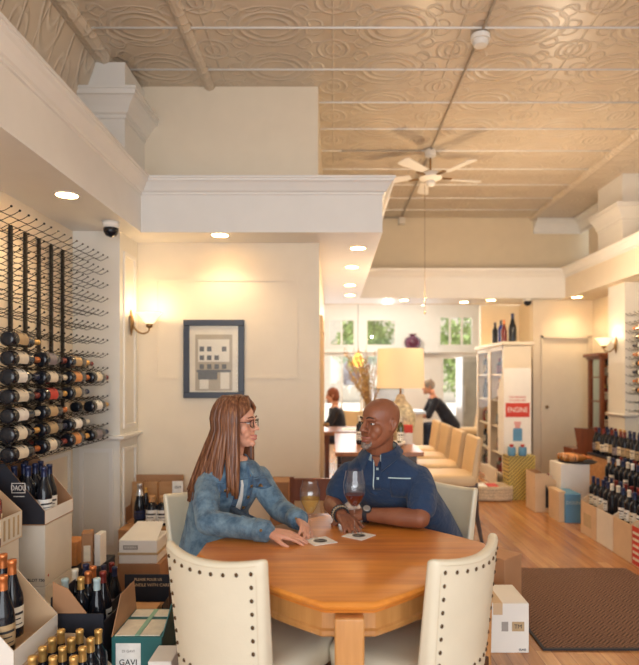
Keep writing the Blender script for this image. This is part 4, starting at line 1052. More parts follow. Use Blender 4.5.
for si, z in enumerate(SH):
    for q in range(9):
        y = cy0+.09+q*.155
        if abs(y-cy0-d_*.5) < .07: continue
        kd = r3.choice(['bordeaux','burgundy','squat']); g_ = r3.choice([M_glassd,M_glassd,M_glassd,M_glassr,M_glassg])
        bottle(kd, g_, r3.choice([M_redf,M_gold,M_bluef,M_whitef]), r3.choice([M_papert,None,None,M_redf,M_paper]), (cx0+.09,y,z+.001),
            'bottle in the white cabinet on the %s shelf, %s from the front'%(['bottom','second','third','fourth','top'][si],ORD[q]), 'bottles in the white cabinet', rot=(0,0,-1.3))
for px,Y,kd,g_,ds,zc_ in ((488.5,8.5,'bordeaux',M_glassd,'dark green'),(496.5,8.2,'bordeaux',M_glassb,'cobalt blue'),(504,8.1,'burgundy',M_glassr,'brown'),(512.5,7.95,'burgundy',M_glassd,'large black')) and [(a+(0,)) for a in ((488.5,8.5,'bordeaux',M_glassd,'dark green'),(496.5,8.2,'bordeaux',M_glassb,'cobalt blue'),(504,8.1,'burgundy',M_glassr,'brown'),(512.5,7.95,'burgundy',M_glassd,'large black'))]:
    bottle(kd, g_, M_bluef if g_ is not M_glassr else M_copper, None, (max(cx0+.06,X(px,Y)),Y,ch+.051), ds+' bottle standing on top of the white cabinet', None, s=1.3 if 'large' in ds else 1.05)
# poster stand, tins, patterned box, basket
Yp = 7.12
t = thing('poster_sign', 'white upright poster with red ENGINE lettering by the cabinet', 'sign', (X(517.5,Yp),Yp,.53))
hgt = Z(368,Yp)-.53; hw = .165
MB().box((-hw,0,.0),(hw,.02,hgt)).build('board', M_cartonw, t); 
MB().extr([(-hw-.001,.02,0),(-hw-.03,.15,0),(-hw-.03,.15,hgt*.75),(-hw-.001,.02,hgt)],(.004,0,0)).build('side_wing', M_cartonw, t)
zc_ = Z(410,Yp)-.53
m = MB(); m.box((-.145,-.003,zc_-.085),(.145,-.001,zc_-.07)).box((-.145,-.003,zc_+.07),(.145,-.001,zc_+.085)).box((-.145,-.003,zc_-.07),(-.13,-.001,zc_+.07)).box((.13,-.003,zc_-.07),(.145,-.001,zc_+.07)).box((-.13,-.0025,zc_-.07),(.13,-.001,zc_+.07)).build('red_frame', M_red, t)
text('ENGINE', .088, M_cartonw, t, (0,-.0035,zc_), FRONT, sx=.78)
text('THE ORIGINAL', .032, M_red, t, (0,-.002,zc_+.155), FRONT); text('ITALIAN GIN', .034, M_red, t, (0,-.002,zc_+.115), FRONT)
zb = Z(441,Yp)-.53
m = MB().box((-.055,-.006,zb),(.055,-.001,zb+.14)).box((-.05,-.006,zb+.14),(.05,-.001,zb+.155)); m.mi=1; m.box((-.03,-.006,zb+.155),(.03,-.001,zb+.20)).box((-.04,-.006,zb+.20),(.04,-.001,zb+.235)); m.build('printed_can', [M_blue,mat('pink_print',(.7,.35,.32),.6)], t)
for k in range(2):
    q = thing('tin', 'blue and red tin on the patterned box, %s of two'%['left','right'][k], 'tin', (X(511+11*k,7.0),6.98,.531),0,'tins')
    MB().lathe([(.045,0),(.047,.005),(.047,.09),(.04,.1)],16).build('can_body', M_blue, q, smooth=True, auto=.8); MB().lathe([(.02,.1),(.025,.13),(0,.13)],12).build('can_cap', M_red, q)
m, nt, b = newmat('yellow_black_pattern'); tc = nt.nodes.new('ShaderNodeTexCoord'); sp = nt.nodes.new('ShaderNodeSeparateXYZ'); nt.links.new(tc.outputs['Object'], sp.inputs[0])
x = N(nt, sp.outputs[0]); z = N(nt, sp.outputs[2]); st = ((x-z)/.045).fract().gt(.45); st2 = ((x+z)/.03).fract().gt(.72)
nt.links.new(mixc(nt, st.max(st2), (.08,.06,.03), (.62,.47,.12)), b.inputs['Base Color']); M_pat = m
t = MB().box((-.16,-.12,0),(.16,.12,.528)).build('patterned_box', M_pat, bevel=.004); t.location = (X(522,6.99),7.11,0); tag(t,'yellow and black diagonal patterned box under the poster','box')
t = thing('woven_basket', 'pale woven basket on the floor in front of the cabinet', 'basket', (X(494,6.95),7.05,0))
m = MB(); rs=[]
for k in range(9):
    z = .02+.018*k; q = .006*(k%2)
    m.tube([((.22+q)*math.copysign(abs(math.cos(a))**.5,math.cos(a)),(.15+q)*math.copysign(abs(math.sin(a))**.5,math.sin(a)),z) for a in [2*PI*i/32 for i in range(33)]], .011, 6, sub=1, caps=False)
m.box((-.2,-.13,.005),(.2,.13,.02)); m.build('basket_body', mat('pale_wicker',(.66,.54,.38),.8,var=.25,vs=60), t, smooth=True)
for k in range(3):
    q = MB().box((-.06,-.1,0),(.06,.1,.03)).build('book', [M_paperw,M_red,M_papert][k]); q.location = (X(494,6.95)-.13+.13*k,7.05,.021+.0); q.rotation_euler=(0,.0,0); q.scale=(.95,1,5); tag(q,['white','red','tan'][k]+' book standing in the woven basket','book')
# board leaning behind basket
t = MB().extr([(0,0,0),(.03,0,0),(.03,.55,0),(0,.55,0)],(0,0,.22)).build('shelf_board', M_cream); t.location=(cx0-.10,7.9,0); tag(t,'low cream board on the floor along the cabinet base','board')

# ------------------------------------------------------------------ right side display
XF = 2.34
# cartons, front row
k = 0; y = 5.56
specs = [(5.56,5.24,M_kraftl,'tan'),(5.23,4.93,M_carton,'cream'),(4.92,4.62,M_kraftl,'pale brown'),(4.61,4.30,M_red,'red-sided'),(4.29,3.98,M_carton,'cream'),]
for k,(ya,yb_,mt,ds) in enumerate(specs):
    t = display('%s open case on the floor in the right display, %s from the far end'%(ds,ORD[k]), XF, XF+.31, yb_, ya, 0, .34, .30, mt if mt!=M_red else M_red, M_kraftl, sgn=-1, lipm=mt, flat=.25)
    if ds=='tan': MB().box((.1535,-.1,.08),(.156,.06,.2)).build('printed_panel', M_papert, t)
    if ds=='red-sided':
        for q in range(5): MB().box((.1535,-.14,.04+q*.05),(.1565,.14,.06+q*.05)).build('printed_stripe', M_paper, t)
r4 = random.Random(21); cnt = 0
def rowb(x, y0, y1, step, z, kinds, foils_, labs, where, grp, s=1.0, g=M_glassd):
    y = y1; i = 0
    while y > y0:
        f_ = r4.choice(foils_); lb = r4.choice(labs)
        bottle(r4.choice(kinds), g, f_, lb, (x+r4.uniform(-.006,.006),y,z), '%s, %s from the far end'%(where,ORD[min(i,23)]), grp, rot=(0,0,-PI/2+r4.uniform(-.3,.3)), s=s)
        y -= step; i += 1
rowb(XF+.09, 4.05, 5.50, .096, .012+.22, ['bordeaux'], [M_bluef,M_bluef,M_redf,M_whitef], [M_paperw,M_paper,None], 'bottle in right floor cases, front row', 'bottles in the floor cases')
rowb(XF+.21, 4.05, 5.50, .096, .012+.22, ['bordeaux','burgundy'], [M_bluef,M_redf], [M_paperw,None], 'bottle in right floor cases, rear row', 'bottles in the floor cases')
for k,(ya,yb_,_,_) in enumerate(specs):
    q = MB().box((XF+.012,yb_+.012,.006),(XF+.298,ya-.012,.231)).build('case_insert', M_kraftl); tag(q,'cardboard insert inside the floor case, %s from the far end'%ORD[k],'carton insert')
# stepped shelf unit
t = thing('stepped_shelf', 'black-edged stepped display shelf along the right wall', 'display shelf', (0,0,0))
MB().box((2.67,3.9,0),(3.0,5.9,.345)).build('lower_step', M_crate, t); MB().box((2.66,3.9,.345),(2.99,5.9,.365)).build('lower_top', M_black, t)
MB().box((3.0,3.9,0),(3.75,6.95,.555)).build('upper_step', M_crate, t); MB().box((2.99,3.9,.555),(3.75,6.95,.575)).build('upper_top', M_black, t)
rowb(2.74, 4.0, 5.85, .092, .366, ['bordeaux'], [M_whitef,M_paperw,M_bluef], [M_paper,M_paperw,None], 'bottle on the lower black step, front row', 'bottles on the lower step')
rowb(2.86, 4.0, 5.85, .092, .366, ['bordeaux','burgundy'], [M_bluef,M_bluef,M_redf,M_copper], [M_paper,None,None], 'bottle on the lower black step, rear row', 'bottles on the lower step')
rowb(3.07, 4.4, 6.88, .098, .576, ['bordeaux','burgundy'], [M_bluef,M_bluef,M_bluef,M_redf], [M_paperk,M_paper,M_papert,None], 'bottle on the upper black step, front row', 'bottles on the upper step')
rowb(3.20, 4.4, 6.88, .105, .576, ['bordeaux'], [M_bluef,M_bluef,M_redf,M_gold,M_bluef], [M_paperk,None], 'bottle on the upper black step, rear row', 'bottles on the upper step', g=M_glassd)
carton('cream carton on the upper step with a wooden tray on top', 3.36,3.68,5.35,5.72,.576,.90, M_carton)
t = MB().box((-.14,-.12,0),(.14,.12,.02)).box((-.14,-.12,.02),(-.12,.12,.06)).box((.12,-.12,.02),(.14,.12,.06)).build('wooden_tray', M_crate); t.location=(3.5,5.53,.904); tag(t,'wooden tray on the cream carton of the upper step','tray')
carton('tall cream case at the back of the upper step by the pier', 3.62,3.80,6.30,6.6,.576,1.15, M_carton, tape=False)
q = bottle('bordeaux', M_glassd, M_bluef, M_paperw, (3.45,5.05,.90+.0), 'dark bottle on a small crate in the upper right corner', None)
carton('small crate lifting one bottle at the right edge', 3.33,3.57,4.93,5.17,.576,.898, M_crate, tape=False, name='wooden_crate', cat='crate')
# far-end boxes
carton('blue printed carton on the floor at the end of the display', X(565.5,5.89),X(581,5.89),5.89,6.2,0,Z(494,5.89), M_blue, tape=False, prints=(('textF',('DOLIN',.045,M_bluel,0,.2)),))
carton('cream carton left of the blue carton on the floor', X(557.5,5.95),X(565,5.95)-.005,5.92,6.2,0,Z(491,5.95), M_kraftl, tape=False)
carton('large white carton stacked behind and above the blue carton', X(560,6.25),X(589,6.25),6.23,6.55,0,Z(464,6.25), M_cartonw, tape=False)
t = display('tan case with dark side holding red bottles left of white carton', X(535,6.35),X(557,6.35)-.01,6.35,6.65,0,.42,.34,M_kraftl,M_kraft,mf=M_kraftl)
MB().extr([(.0,-.1535,.05),(.07,-.1535,.05),(.07,-.1535,.16),(.0,-.1535,.30)],(0,-.002,0)).build('dark_print', M_black, t)
for k in range(2): bottle('burgundy', M_glassr, M_redf, M_papert, (X(540+8*k,6.5),6.5,.10), 'dark red bottle in the tan case by the door, %s'%['left','right'][k], None)
for o_ in (MB().box((X(536,6.35),6.37,.006),(X(555,6.35),6.63,.099)).build('case_insert', M_kraft),): tag(o_,'cardboard insert inside the tan case by the door','carton insert')
# tray with bottles lying on the white carton
zt = Z(464,6.25)
t = MB().lathe([(0,0),(.19,.0),(.20,.012),(.185,.012),(0,.006)],24).build('black_tray', M_black, smooth=True, auto=.7); t.location=(X(577,6.4),6.4,zt+.002); tag(t,'round black tray on top of the white carton','tray')
for k in range(3): bottle('bordeaux', M_glassa, M_copper, M_papero, (X(576,6.3)-.12,6.33+.085*k,zt+.052), 'orange bottle lying on the black tray, %s'%['front','middle','rear'][k], 'bottles lying on the tray', rot=(0,PI/2,0))
# dark red open-frame cabinet
t = thing('wooden_etagere', 'dark red wooden open-frame cabinet beside the plain door', 'cabinet', (3.57,7.85,0))
H_ = Z(353,7.9); W_ = .24; D_ = .4
for (x_,y_) in ((0,0),(W_-.05,0),(0,D_-.05),(W_-.05,D_-.05)):
    MB().box((x_,y_,0),(x_+.05,y_+.05,H_-.05)).build('post', M_rwood, t)
MB().box((-.05,-.05,H_-.05),(W_+.05,D_+.05,H_)).box((-.02,-.02,H_-.08),(W_+.02,D_+.02,H_-.05)).build('cornice', M_rwood, t, bevel=.008)
for z in (.35,.75,1.12,1.45): MB().box((.01,.01,z),(W_-.01,D_-.01,z+.015)).build('shelf', M_rwood, t)
for k,(x_,z_,m_,ds) in enumerate(((.1,1.466,M_glassa,'amber'),(.17,1.466,M_glassd,'dark'),(.12,1.136,M_glassr,'red'),(.18,1.136,M_glassg,'green'),(.15,.766,M_glassd,'black'))):
    bottle('squat' if k%2==0 else 'bordeaux', m_, M_gold, M_paper, (3.57+x_,8.0,z_), ds+' bottle on a shelf of the red wooden cabinet', None)
t = MB().box((0,0,0),(.03,.3,1.0)).build('tall_mirror', M_bluel); t.location=(3.785,8.33,.9); 
tag(t,'narrow pale blue mirror standing at the right of the wooden cabinet','mirror'); t.location.z=0; t.scale=(1,1,1.75)
# open red-brown door of a small chest
t = thing('wooden_chest', 'open reddish wooden chest below the open-frame cabinet', 'chest', (X(583,7.2),7.2,0))
MB().box((-.12,0,0),(.2,.3,.58)).build('chest_body', M_rwood, t); MB().extr([(-.06,.0,.58),(.16,.0,.58),(.18,.0,.82),(-.10,.0,.84)],(0,.02,0)).build('raised_lid', M_rwood, t)
# small rack on the right wall pier
t = thing('wine_rack', 'iron peg rack holding bottles beyond the right pier', 'wine rack', (XR,6.95,0))
for k,yy in enumerate((.02,-.18,-.38)):
    MB().box((-.024,yy-.011,1.0),(-.004,yy+.011,2.3)).build('post', M_iron, t)
    for r in range(12):
        o = bpy.data.objects.new('peg_pair', rp); COL.objects.link(o); o.parent=t; o.location=(0,yy,2.2-.1035*r); o.rotation_euler=(0,0,PI)
for r in range(8):
    for c in range(2):
        bottle('bordeaux', M_glassd if r%3 else M_glassa, [M_copper,M_whitef,M_bluef][r%3], [M_paper,M_papero,M_paperw][(r+c)%3], (XR-.285,6.62-c*.36+.0,2.2-.1035*(r+2)+.04), 'bottle in the right wall rack, %s row from top, %s column'%(ORD[r],['far','near'][c]), 'bottles in the right rack', rot=Euler((-PI/2,0,0)))
# ------------------------------------------------------------------ people
def frame(o, fwd, up=(0,0,1)):
    f = Vector(fwd).normalized(); u = Vector(up); y = -f; x = y.cross(u).normalized(); u = x.cross(y).normalized()
    M = Matrix(((x.x,y.x,u.x,o[0]),(x.y,y.y,u.y,o[1]),(x.z,y.z,u.z,o[2]),(0,0,0,1))); return M
HEADS = [ # z, front y, back y, half width
 (0.000,-.070,-.030,.016),(.008,-.084,-.012,.028),(.022,-.090,.012,.041),(.040,-.091,.038,.051),(.060,-.090,.060,.058),(.085,-.088,.080,.064),
 (.108,-.082,.093,.069),(.122,-.080,.098,.072),(.138,-.087,.101,.0745),(.158,-.088,.102,.0765),(.180,-.082,.098,.076),(.200,-.068,.087,.069),(.216,-.046,.068,.056),(.228,-.018,.042,.034),(.233,.004,.024,.012)]
def head(mb, M, s=1.0, fem=False):
    mb.M = M @ Matrix.Scale(s,4); rs = []
    for z,a,b,w in HEADS:
        if fem: w *= .95
        cy = (a+b)/2+.004; ring = []
        for k in range(28):
            t = 2*PI*k/28; c, sn = math.cos(t), math.sin(t)
            y = cy+(b-a)/2*sn; x = w*c
            if sn < 0: x *= (1-.16*abs(sn)); x = w*math.copysign(abs(c)**.85, c)*(1-.10*abs(sn))
            ring.append((x,y,z))
        rs.append(ring)
    mb.rings(rs)
    # brow, nose, cheeks, lips, chin
    mb.tube([(-.045,-.070,.137),(-.02,-.083,.139),(0,-.086,.135),(.02,-.083,.139),(.045,-.070,.137)],[.007,.009,.008,.009,.007],8,3)
    nw = .82 if fem else 1.08
    mb.tube([(0,-.084,.132),(0,-.094,.112),(0,-.104,.092)],[.007,.009*nw,.0115*nw],10,4)
    mb.sphere((0,-.108,.089),(.0105*nw,.011,.0095)); 
    for q in (-1,1):
        mb.sphere((q*.0135*nw,-.094,.086),(.0085*nw,.012,.008))
        mb.sphere((q*.038,-.052,.090),(.028,.025,.032)); mb.sphere((q*.030,-.058,.068),(.022,.024,.028))
        # ear
        mb.tube([(q*.074,.012,.088),(q*.080,.018,.100),(q*.084,.026,.118),(q*.083,.020,.134),(q*.079,.008,.134),(q*.076,.006,.118)],[.007,.0065,.007,.0065,.006,.005],8,3)
        mb.sphere((q*.078,.014,.112),(.006,.012,.022))
    mb.tube([(-.026,-.080,.054),(-.012,-.093,.051),(0,-.096,.050),(.012,-.093,.051),(.026,-.080,.054)],[.004,.0075,.0085,.0075,.004],8,3)
    mb.tube([(-.022,-.080,.045),(0,-.093,.039),(.022,-.080,.045)],[.004,.008,.004],8,4)
    mb.sphere((0,-.082,.015),(.020,.014,.015))
    mb.M = Matrix.Identity(4)
def face_bits(t, M, s, skinm, lipm, smile=True, brow=M_brow, gaze=(0,0)):
    Ms = M @ Matrix.Scale(s,4)
    for q in (-1,1):
        m = MB(); m.M = Ms; m.sphere((q*.031,-.0715,.1185),(.0115,.0100,.0062),14,10); e = m.build('eye', M_eye, t, smooth=True)
        m = MB(); m.M = Ms; m.sphere((q*.031+gaze[0]-.0*q,-.0780,.1185),(.0058,.005,.0058),12,8); m.build('iris', M_iris, e, smooth=True)
        m = MB(); m.M = Ms; m.tube([(q*.018,-.080,.1225),(q*.031,-.0845,.1275),(q*.045,-.074,.1215)],[.0018,.0024,.0018],6,3); m.build('upper_eyelid', skinm if skinm is M_skinm else M_brow, t, smooth=True)
        m = MB(); m.M = Ms; m.tube([(q*.014,-.091,.143),(q*.030,-.090,.148),(q*.048,-.076,.142)],[.0028,.0036,.002],7,3); m.build('eyebrow', brow, t, smooth=True)
    m = MB(); m.M = Ms
    m.tube([(-.028,-.080,.057),(-.012,-.0965,.0545),(0,-.100,.0545),(.012,-.0965,.0545),(.028,-.080,.057)],[.0022,.0040,.0045,.0040,.0022],7,3)
    m.tube([(-.024,-.080,.046),(-.010,-.096,.040),(.010,-.096,.040),(.024,-.080,.046)],[.002,.0046,.0046,.002],7,3); m.build('lips', lipm, t, smooth=True)
    if smile:
        m = MB(); m.M = Ms; m.tube([(-.022,-.083,.0515),(-.012,-.0935,.0485),(0,-.0968,.0475),(.012,-.0935,.0485),(.022,-.083,.0515)],[.0022,.0042,.0044,.0042,.0022],8,3); m.build('teeth', M_teeth, t, smooth=True)
def hand(mb, wrist, pdir, nrm, side, curls, spread=.12, s=1.0, thumb=(.5,.4,-.3), rw=.026):
    """pdir: wrist to knuckles; nrm: back of the hand; side: +1 thumb lies to pdir x nrm"""
    w = Vector(wrist); d = Vector(pdir).normalized(); n = Vector(nrm); n = (n-d*n.dot(d)).normalized(); t = d.cross(n)*side
    def W(a,b,c): return w+(d*a+t*b+n*c)*s
    # palm: three broad flat chains
    for b0,b1 in ((.014,.030),(.004,.010),(-.006,-.010),(-.014,-.028)):
        mb.tube([W(-.01,b0*.9,0),W(.035,(b0+b1)/2,.003),W(.085,b1,.001)],[.0145*s,.0150*s,.0115*s],10,3)
    L = [(.040,.026,.020),(.045,.029,.021),(.042,.027,.020),(.032,.020,.018)]
    for i,(b1,sp) in enumerate(((.030,1.0),(.010,.35),(-.010,-.35),(-.028,-1.0))):
        cu = curls[i]; a0 = (.15 if i in (1,2) else 0); base = Vector((.084-(.006 if i in (0,3) else 0),b1,.001)); 
        ang = cu*.55; p = [base]; cur = base.copy(); dirb = Vector((math.cos(spread*sp),math.sin(spread*sp),0))
        for j,l in enumerate(L[i]):
            ang2 = ang+cu*[0,.75,1.2][j]
            v = Vector((dirb.x*math.cos(ang2),dirb.y*math.cos(ang2),-math.sin(ang2)))*l; cur = cur+v; p.append(cur.copy())
        p = [base-Vector((.02,0,0))]+p
        mb.tube([W(*q) for q in p],[.0088*s,.0092*s,.0086*s,.0080*s,.0068*s],8,3)
    a,b,c = thumb; tv = Vector(thumb).normalized()
    p0 = Vector((.012,.020,-.004)); p1 = p0+Vector((.030,.022,-.004)); p2 = p1+tv*.034; p3 = p2+(tv+Vector((.5,-.2,0))).normalized()*.027
    mb.tube([W(*q) for q in (p0,p1,p2,p3)],[.014*s,.0125*s,.0100*s,.0078*s],9,3)
def torso_rings(spec, fwd, grow=0, e=.8):
    f = Vector((fwd[0],fwd[1],0)).normalized(); l = Vector((-f.y,f.x,0)); rs = []
    for x,y,z,hw,hd in spec:
        ring = []
        for k in range(32):
            t = 2*PI*k/32; c, s_ = math.cos(t), math.sin(t)
            c2 = math.copysign(abs(c)**e,c); s2 = math.copysign(abs(s_)**e,s_)
            p = Vector((x,y,z))+l*((hw+grow)*c2)+f*((hd+grow)*s2); ring.append(tuple(p))
        rs.append(ring)
    return rs
def patch(name, o, mat_, t, center, fwd, up, w, h, off=.004, th=.004, nu=8, nv=8, shape=None, dist=.4):
    """a cloth detail (pocket, placket, seam) laid onto the garment o"""
    me = o.data; bv = BVHTree.FromPolygons([v.co for v in me.vertices],[p.vertices[:] for p in me.polygons])
    f = Vector(fwd).normalized(); u = Vector(up); u = (u-f*u.dot(f)).normalized(); r = u.cross(f).normalized(); c = Vector(center)
    m = MB(); top = {}; bot = {}
    for i in range(nu+1):
        for j in range(nv+1):
            a = (i/nu-.5)*w; b = (j/nv-.5)*h
            if shape: a, b = shape(i/nu, j/nv, a, b)
            org = c+r*a+u*b+f*dist
            hit = bv.ray_cast(org, -f, dist*2)
            p, n = (hit[0],hit[1]) if hit[0] is not None else (org-f*dist, f)
            if n.dot(f) < 0: n = -n
            top[i,j] = m.pt(p+n*(off+(th if 0<i<nu and 0<j<nv else th*.4))); bot[i,j] = m.pt(p-n*.003)
    for i in range(nu):
        for j in range(nv):
            m.face((top[i,j],top[i+1,j],top[i+1,j+1],top[i,j+1])); m.face((bot[i,j],bot[i,j+1],bot[i+1,j+1],bot[i+1,j]))
    for i in range(nu): m.face((top[i,0],bot[i,0],bot[i+1,0],top[i+1,0])); m.face((top[i,nv],top[i+1,nv],bot[i+1,nv],bot[i,nv]))
    for j in range(nv): m.face((top[0,j],top[0,j+1],bot[0,j+1],bot[0,j])); m.face((top[nu,j],bot[nu,j],bot[nu,j+1],top[nu,j+1]))
    return m.build(name, mat_, t, smooth=True)

# ================================================================== the woman
fW = (.64,-.77); LW = Vector((.77,.64,0))
t = thing('person', 'seated woman in a washed denim jacket with long auburn hair and glasses', 'person', (-.66,2.98,0))
inv = Matrix.Translation((.66,-2.98,0))
def fin(o): o.matrix_parent_inverse = inv; return o
SR = Vector((-.590,2.815,.955)); SL = Vector((-.375,3.01,.955))
ER = Vector((-.555,2.615,.815)); WR = Vector((-.275,2.535,.795)); EL = Vector((-.26,2.87,.815)); WL = Vector((-.150,2.705,.800))
TW = [(-.61,3.0,.47,.15,.12),(-.61,3.0,.56,.152,.12),(-.59,2.985,.66,.136,.105),(-.58,2.965,.78,.136,.10),(-.535,2.94,.88,.150,.112),(-.512,2.925,.94,.160,.105),(-.50,2.915,.985,.150,.085),(-.495,2.91,1.02,.118,.068),(-.49,2.905,1.05,.078,.056),(-.485,2.90,1.07,.055,.05)]
HW = frame((-.468,2.872,1.122), (.975,-.22,.0)); sW = .99
b = MB(); b.rings(torso_rings(TW, fW)); head(b, HW, sW, True)
b.tube([(-.505,2.905,1.03),(-.490,2.895,1.09),(-.478,2.885,1.16)],[.056,.050,.052],16,4)
b.tube([SR,(SR+ER)/2+Vector((-.01,-.01,-.01)),ER],[.044,.042,.037],12,4); b.tube([ER,(ER+WR)/2,WR],[.037,.034,.025],12,4)
b.tube([SL,(SL+EL)/2,EL],[.050,.043,.037],12,4); b.tube([EL,(EL+WL)/2,WL],[.037,.033,.025],12,4)
hand(b, WR+Vector((.005,0,-.006)), (.93,-.10,-.10), (0,-.15,1), 1, (.25,.28,.3,.38), .10, .98, thumb=(.75,.55,-.2))
hand(b, WL+Vector((.0,-.005,-.004)), (.30,-.80,-.12), (.55,.10,.8), -1, (.45,.55,.6,.65), .08, .95, thumb=(.7,.6,-.2))
# legs: thighs to the front of the chair, shins down, feet on the floor
KR = Vector((-.36,2.66,.52)); KL = Vector((-.26,2.80,.52)); AR = Vector((-.34,2.62,.09)); AL = Vector((-.22,2.86,.09))
for hp,kn,an in ((Vector((-.63,2.93,.54)),KR,AR),(Vector((-.53,3.04,.54)),KL,AL)):
    b.tube([hp,(hp+kn)/2,kn],[.080,.068,.052],14,4); b.tube([kn,(kn+an)/2+Vector((-.01,.01,.02)),an],[.052,.046,.032],14,4)
    b.tube([an+Vector((-.02,.02,-.04)),an+Vector((.06,-.06,-.055)),an+Vector((.10,-.11,-.062))],[.032,.028,.020],10,3)
body = fin(fuse(b, 'body', M_skinw, t, .0042, 4, .5))
# jeans, shoes
j = MB()
for hp,kn,an in ((Vector((-.63,2.93,.54)),KR,AR),(Vector((-.53,3.04,.54)),KL,AL)):
    j.tube([hp,(hp+kn)/2,kn],[.092,.080,.064],14,4); j.tube([kn,(kn+an)/2+Vector((-.01,.01,.02)),an+Vector((0,0,.02))],[.064,.058,.048],14,4)
j.rings(torso_rings([(-.605,3.0,.46,.155,.120),(-.605,3.0,.60,.155,.125)], fW)); fin(fuse(j,'jeans',M_jeans,t,.008,3))
for an in (AR,AL):
    q = MB(); q.tube([an+Vector((-.02,.02,-.045)),an+Vector((.06,-.06,-.052)),an+Vector((.11,-.12,-.060))],[.042,.038,.028],12,3); fin(q.build('shoe', M_brow, t, smooth=True))
# t-shirt and jacket
b = MB(); b.rings(torso_rings(TW[1:-1], fW, .006)); fin(fuse(b,'t_shirt',M_tee,t,.007,3))
g = MB(); TJ = [(-.605,2.99,.50,.165,.140),(-.60,2.985,.60,.158,.135),(-.58,2.975,.70,.150,.125)]+TW[3:-1]
g.rings(torso_rings(TJ, fW, .018))
for S0,E0,W0,k in ((SR,ER,WR,1),(SL,EL,WL,1)):
    mid = (S0+E0)/2; g.tube([S0+Vector((0,0,-.005)),mid+Vector((-.01,-.005,0)),E0+Vector((0,0,.0))],[.058,.060,.056],16,5)
    d = (W0-E0).normalized(); e2 = W0-d*.015
    g.tube([E0,E0.lerp(e2,.3),E0.lerp(e2,.65),e2],[.056,.054,.048,.042],16,4,)
    for q in (.1,.35,.6,.8):    # soft wrinkles
        c_ = E0.lerp(e2,q); g.tube([c_+Vector((-.012,-.03,.028)),c_+Vector((.0,0,.053-.012*q)),c_+Vector((.02,.03,.03))],[.006,.010,.006],8,3)
    for q in (.35,.6,.85):
        c_ = S0.lerp(E0,q); g.tube([c_+Vector((.035,-.035,.03)),c_+Vector((.0,-.055,.0)),c_+Vector((-.05,-.02,-.02))],[.006,.010,.006],8,3)
for q in range(6):
    z = .62+q*.06; c_ = Vector((-.63+q*.018,2.90+q*.0,z)); g.tube([c_+Vector((-.08,-.02,.02)),c_+Vector((.0,-.05,0)),c_+Vector((.06,-.03,-.03))],[.008,.013,.008],8,3)
jk = fin(fuse(g,'denim_jacket',M_denim,t,.0055,4,.5))
# collar
def collar(name, cx, cy, z, fwd, r0, r1, h, gap, m_, t, tilt=.0, pts=.035):
    f = Vector((fwd[0],fwd[1],0)).normalized(); l = Vector((-f.y,f.x,0)); m = MB(); n = 26; A=[];B=[];C=[];D=[]
    for i in range(n+1):
        a = gap+(2*PI-2*gap)*i/n; u = abs(2*i/n-1)   # a measured from the front
        dr = f*math.cos(a)+l*math.sin(a); drop = -.020*(math.cos(a)) - .012*max(0,math.cos(a))
        c = Vector((cx,cy,z+drop)); ext = pts*u**6
        A.append(c+dr*r0+Vector((0,0,h))); B.append(c+dr*(r0+.006)+Vector((0,0,h+.003))); C.append(c+dr*(r1+ext*.6)+Vector((0,0,-.004-ext))); D.append(c+dr*(r1-.010+ext*.6)+Vector((0,0,-.012-ext)))
    rs = [[A[i],B[i],C[i],D[i]] for i in range(n+1)]; m.rings(rs); return m.build(name, m_, t, smooth=True, auto=1.0)
fin(collar('collar', -.490,2.902,1.052,fW,.066,.095,.020,.42,M_denim,t))
F3 = Vector((fW[0],fW[1],0)); UP=(0,0,1)
def onW(a, z, y=0):   # a along her left from the breast bone
    base = Vector((-.515,2.925,z)) if z>.93 else Vector((-.515-.09*(.93-z)/.15*.5,2.925+.04*(.93-z)/.15*.7,z)); return base+LW*a+F3*.12
P1 = fin(patch('shirt_opening', jk, M_tee, t, onW(.012,.865), F3, UP, .030, .20, .001,.003, shape=lambda u,v,a,b:(a*(1.25-v*.9)-.014*(v-.5),b)))
fin(patch('front_placket', jk, M_denimd, t, onW(.052,.905), F3, (-.0,0,1), .032, .27, .001,.004))
fin(patch('front_placket', jk, M_denimd, t, onW(-.022,.905), F3, (-.0,0,1), .028, .25, .001,.004))
fin(patch('pocket_flap', jk, M_denimd, t, onW(.105,.942), F3, UP, .085, .035, .001,.005, shape=lambda u,v,a,b:(a,b-(.014*(1-abs(2*u-1)) if v<.5 else 0))))
fin(patch('pocket_flap', jk, M_denimd, t, onW(-.085,.942), F3, UP, .085, .035, .001,.005, shape=lambda u,v,a,b:(a,b-(.014*(1-abs(2*u-1)) if v<.5 else 0))))
fin(patch('yoke_seam', jk, M_denimd, t, onW(.02,.968), F3, UP, .27, .005, .0,.003, nu=20))
for a in (.052,):
    for z in (.985,.93,.875,.82):
        fin(patch('button', jk, M_brass, t, onW(a,z), F3, UP, .015, .015, .004,.004, 3,3))
fin(patch('button', jk, M_brass, t, onW(.105,.925), F3, UP, .013, .013, .006,.004, 3,3)); fin(patch('button', jk, M_brass, t, onW(-.085,.925), F3, UP, .013, .013, .006,.004, 3,3))
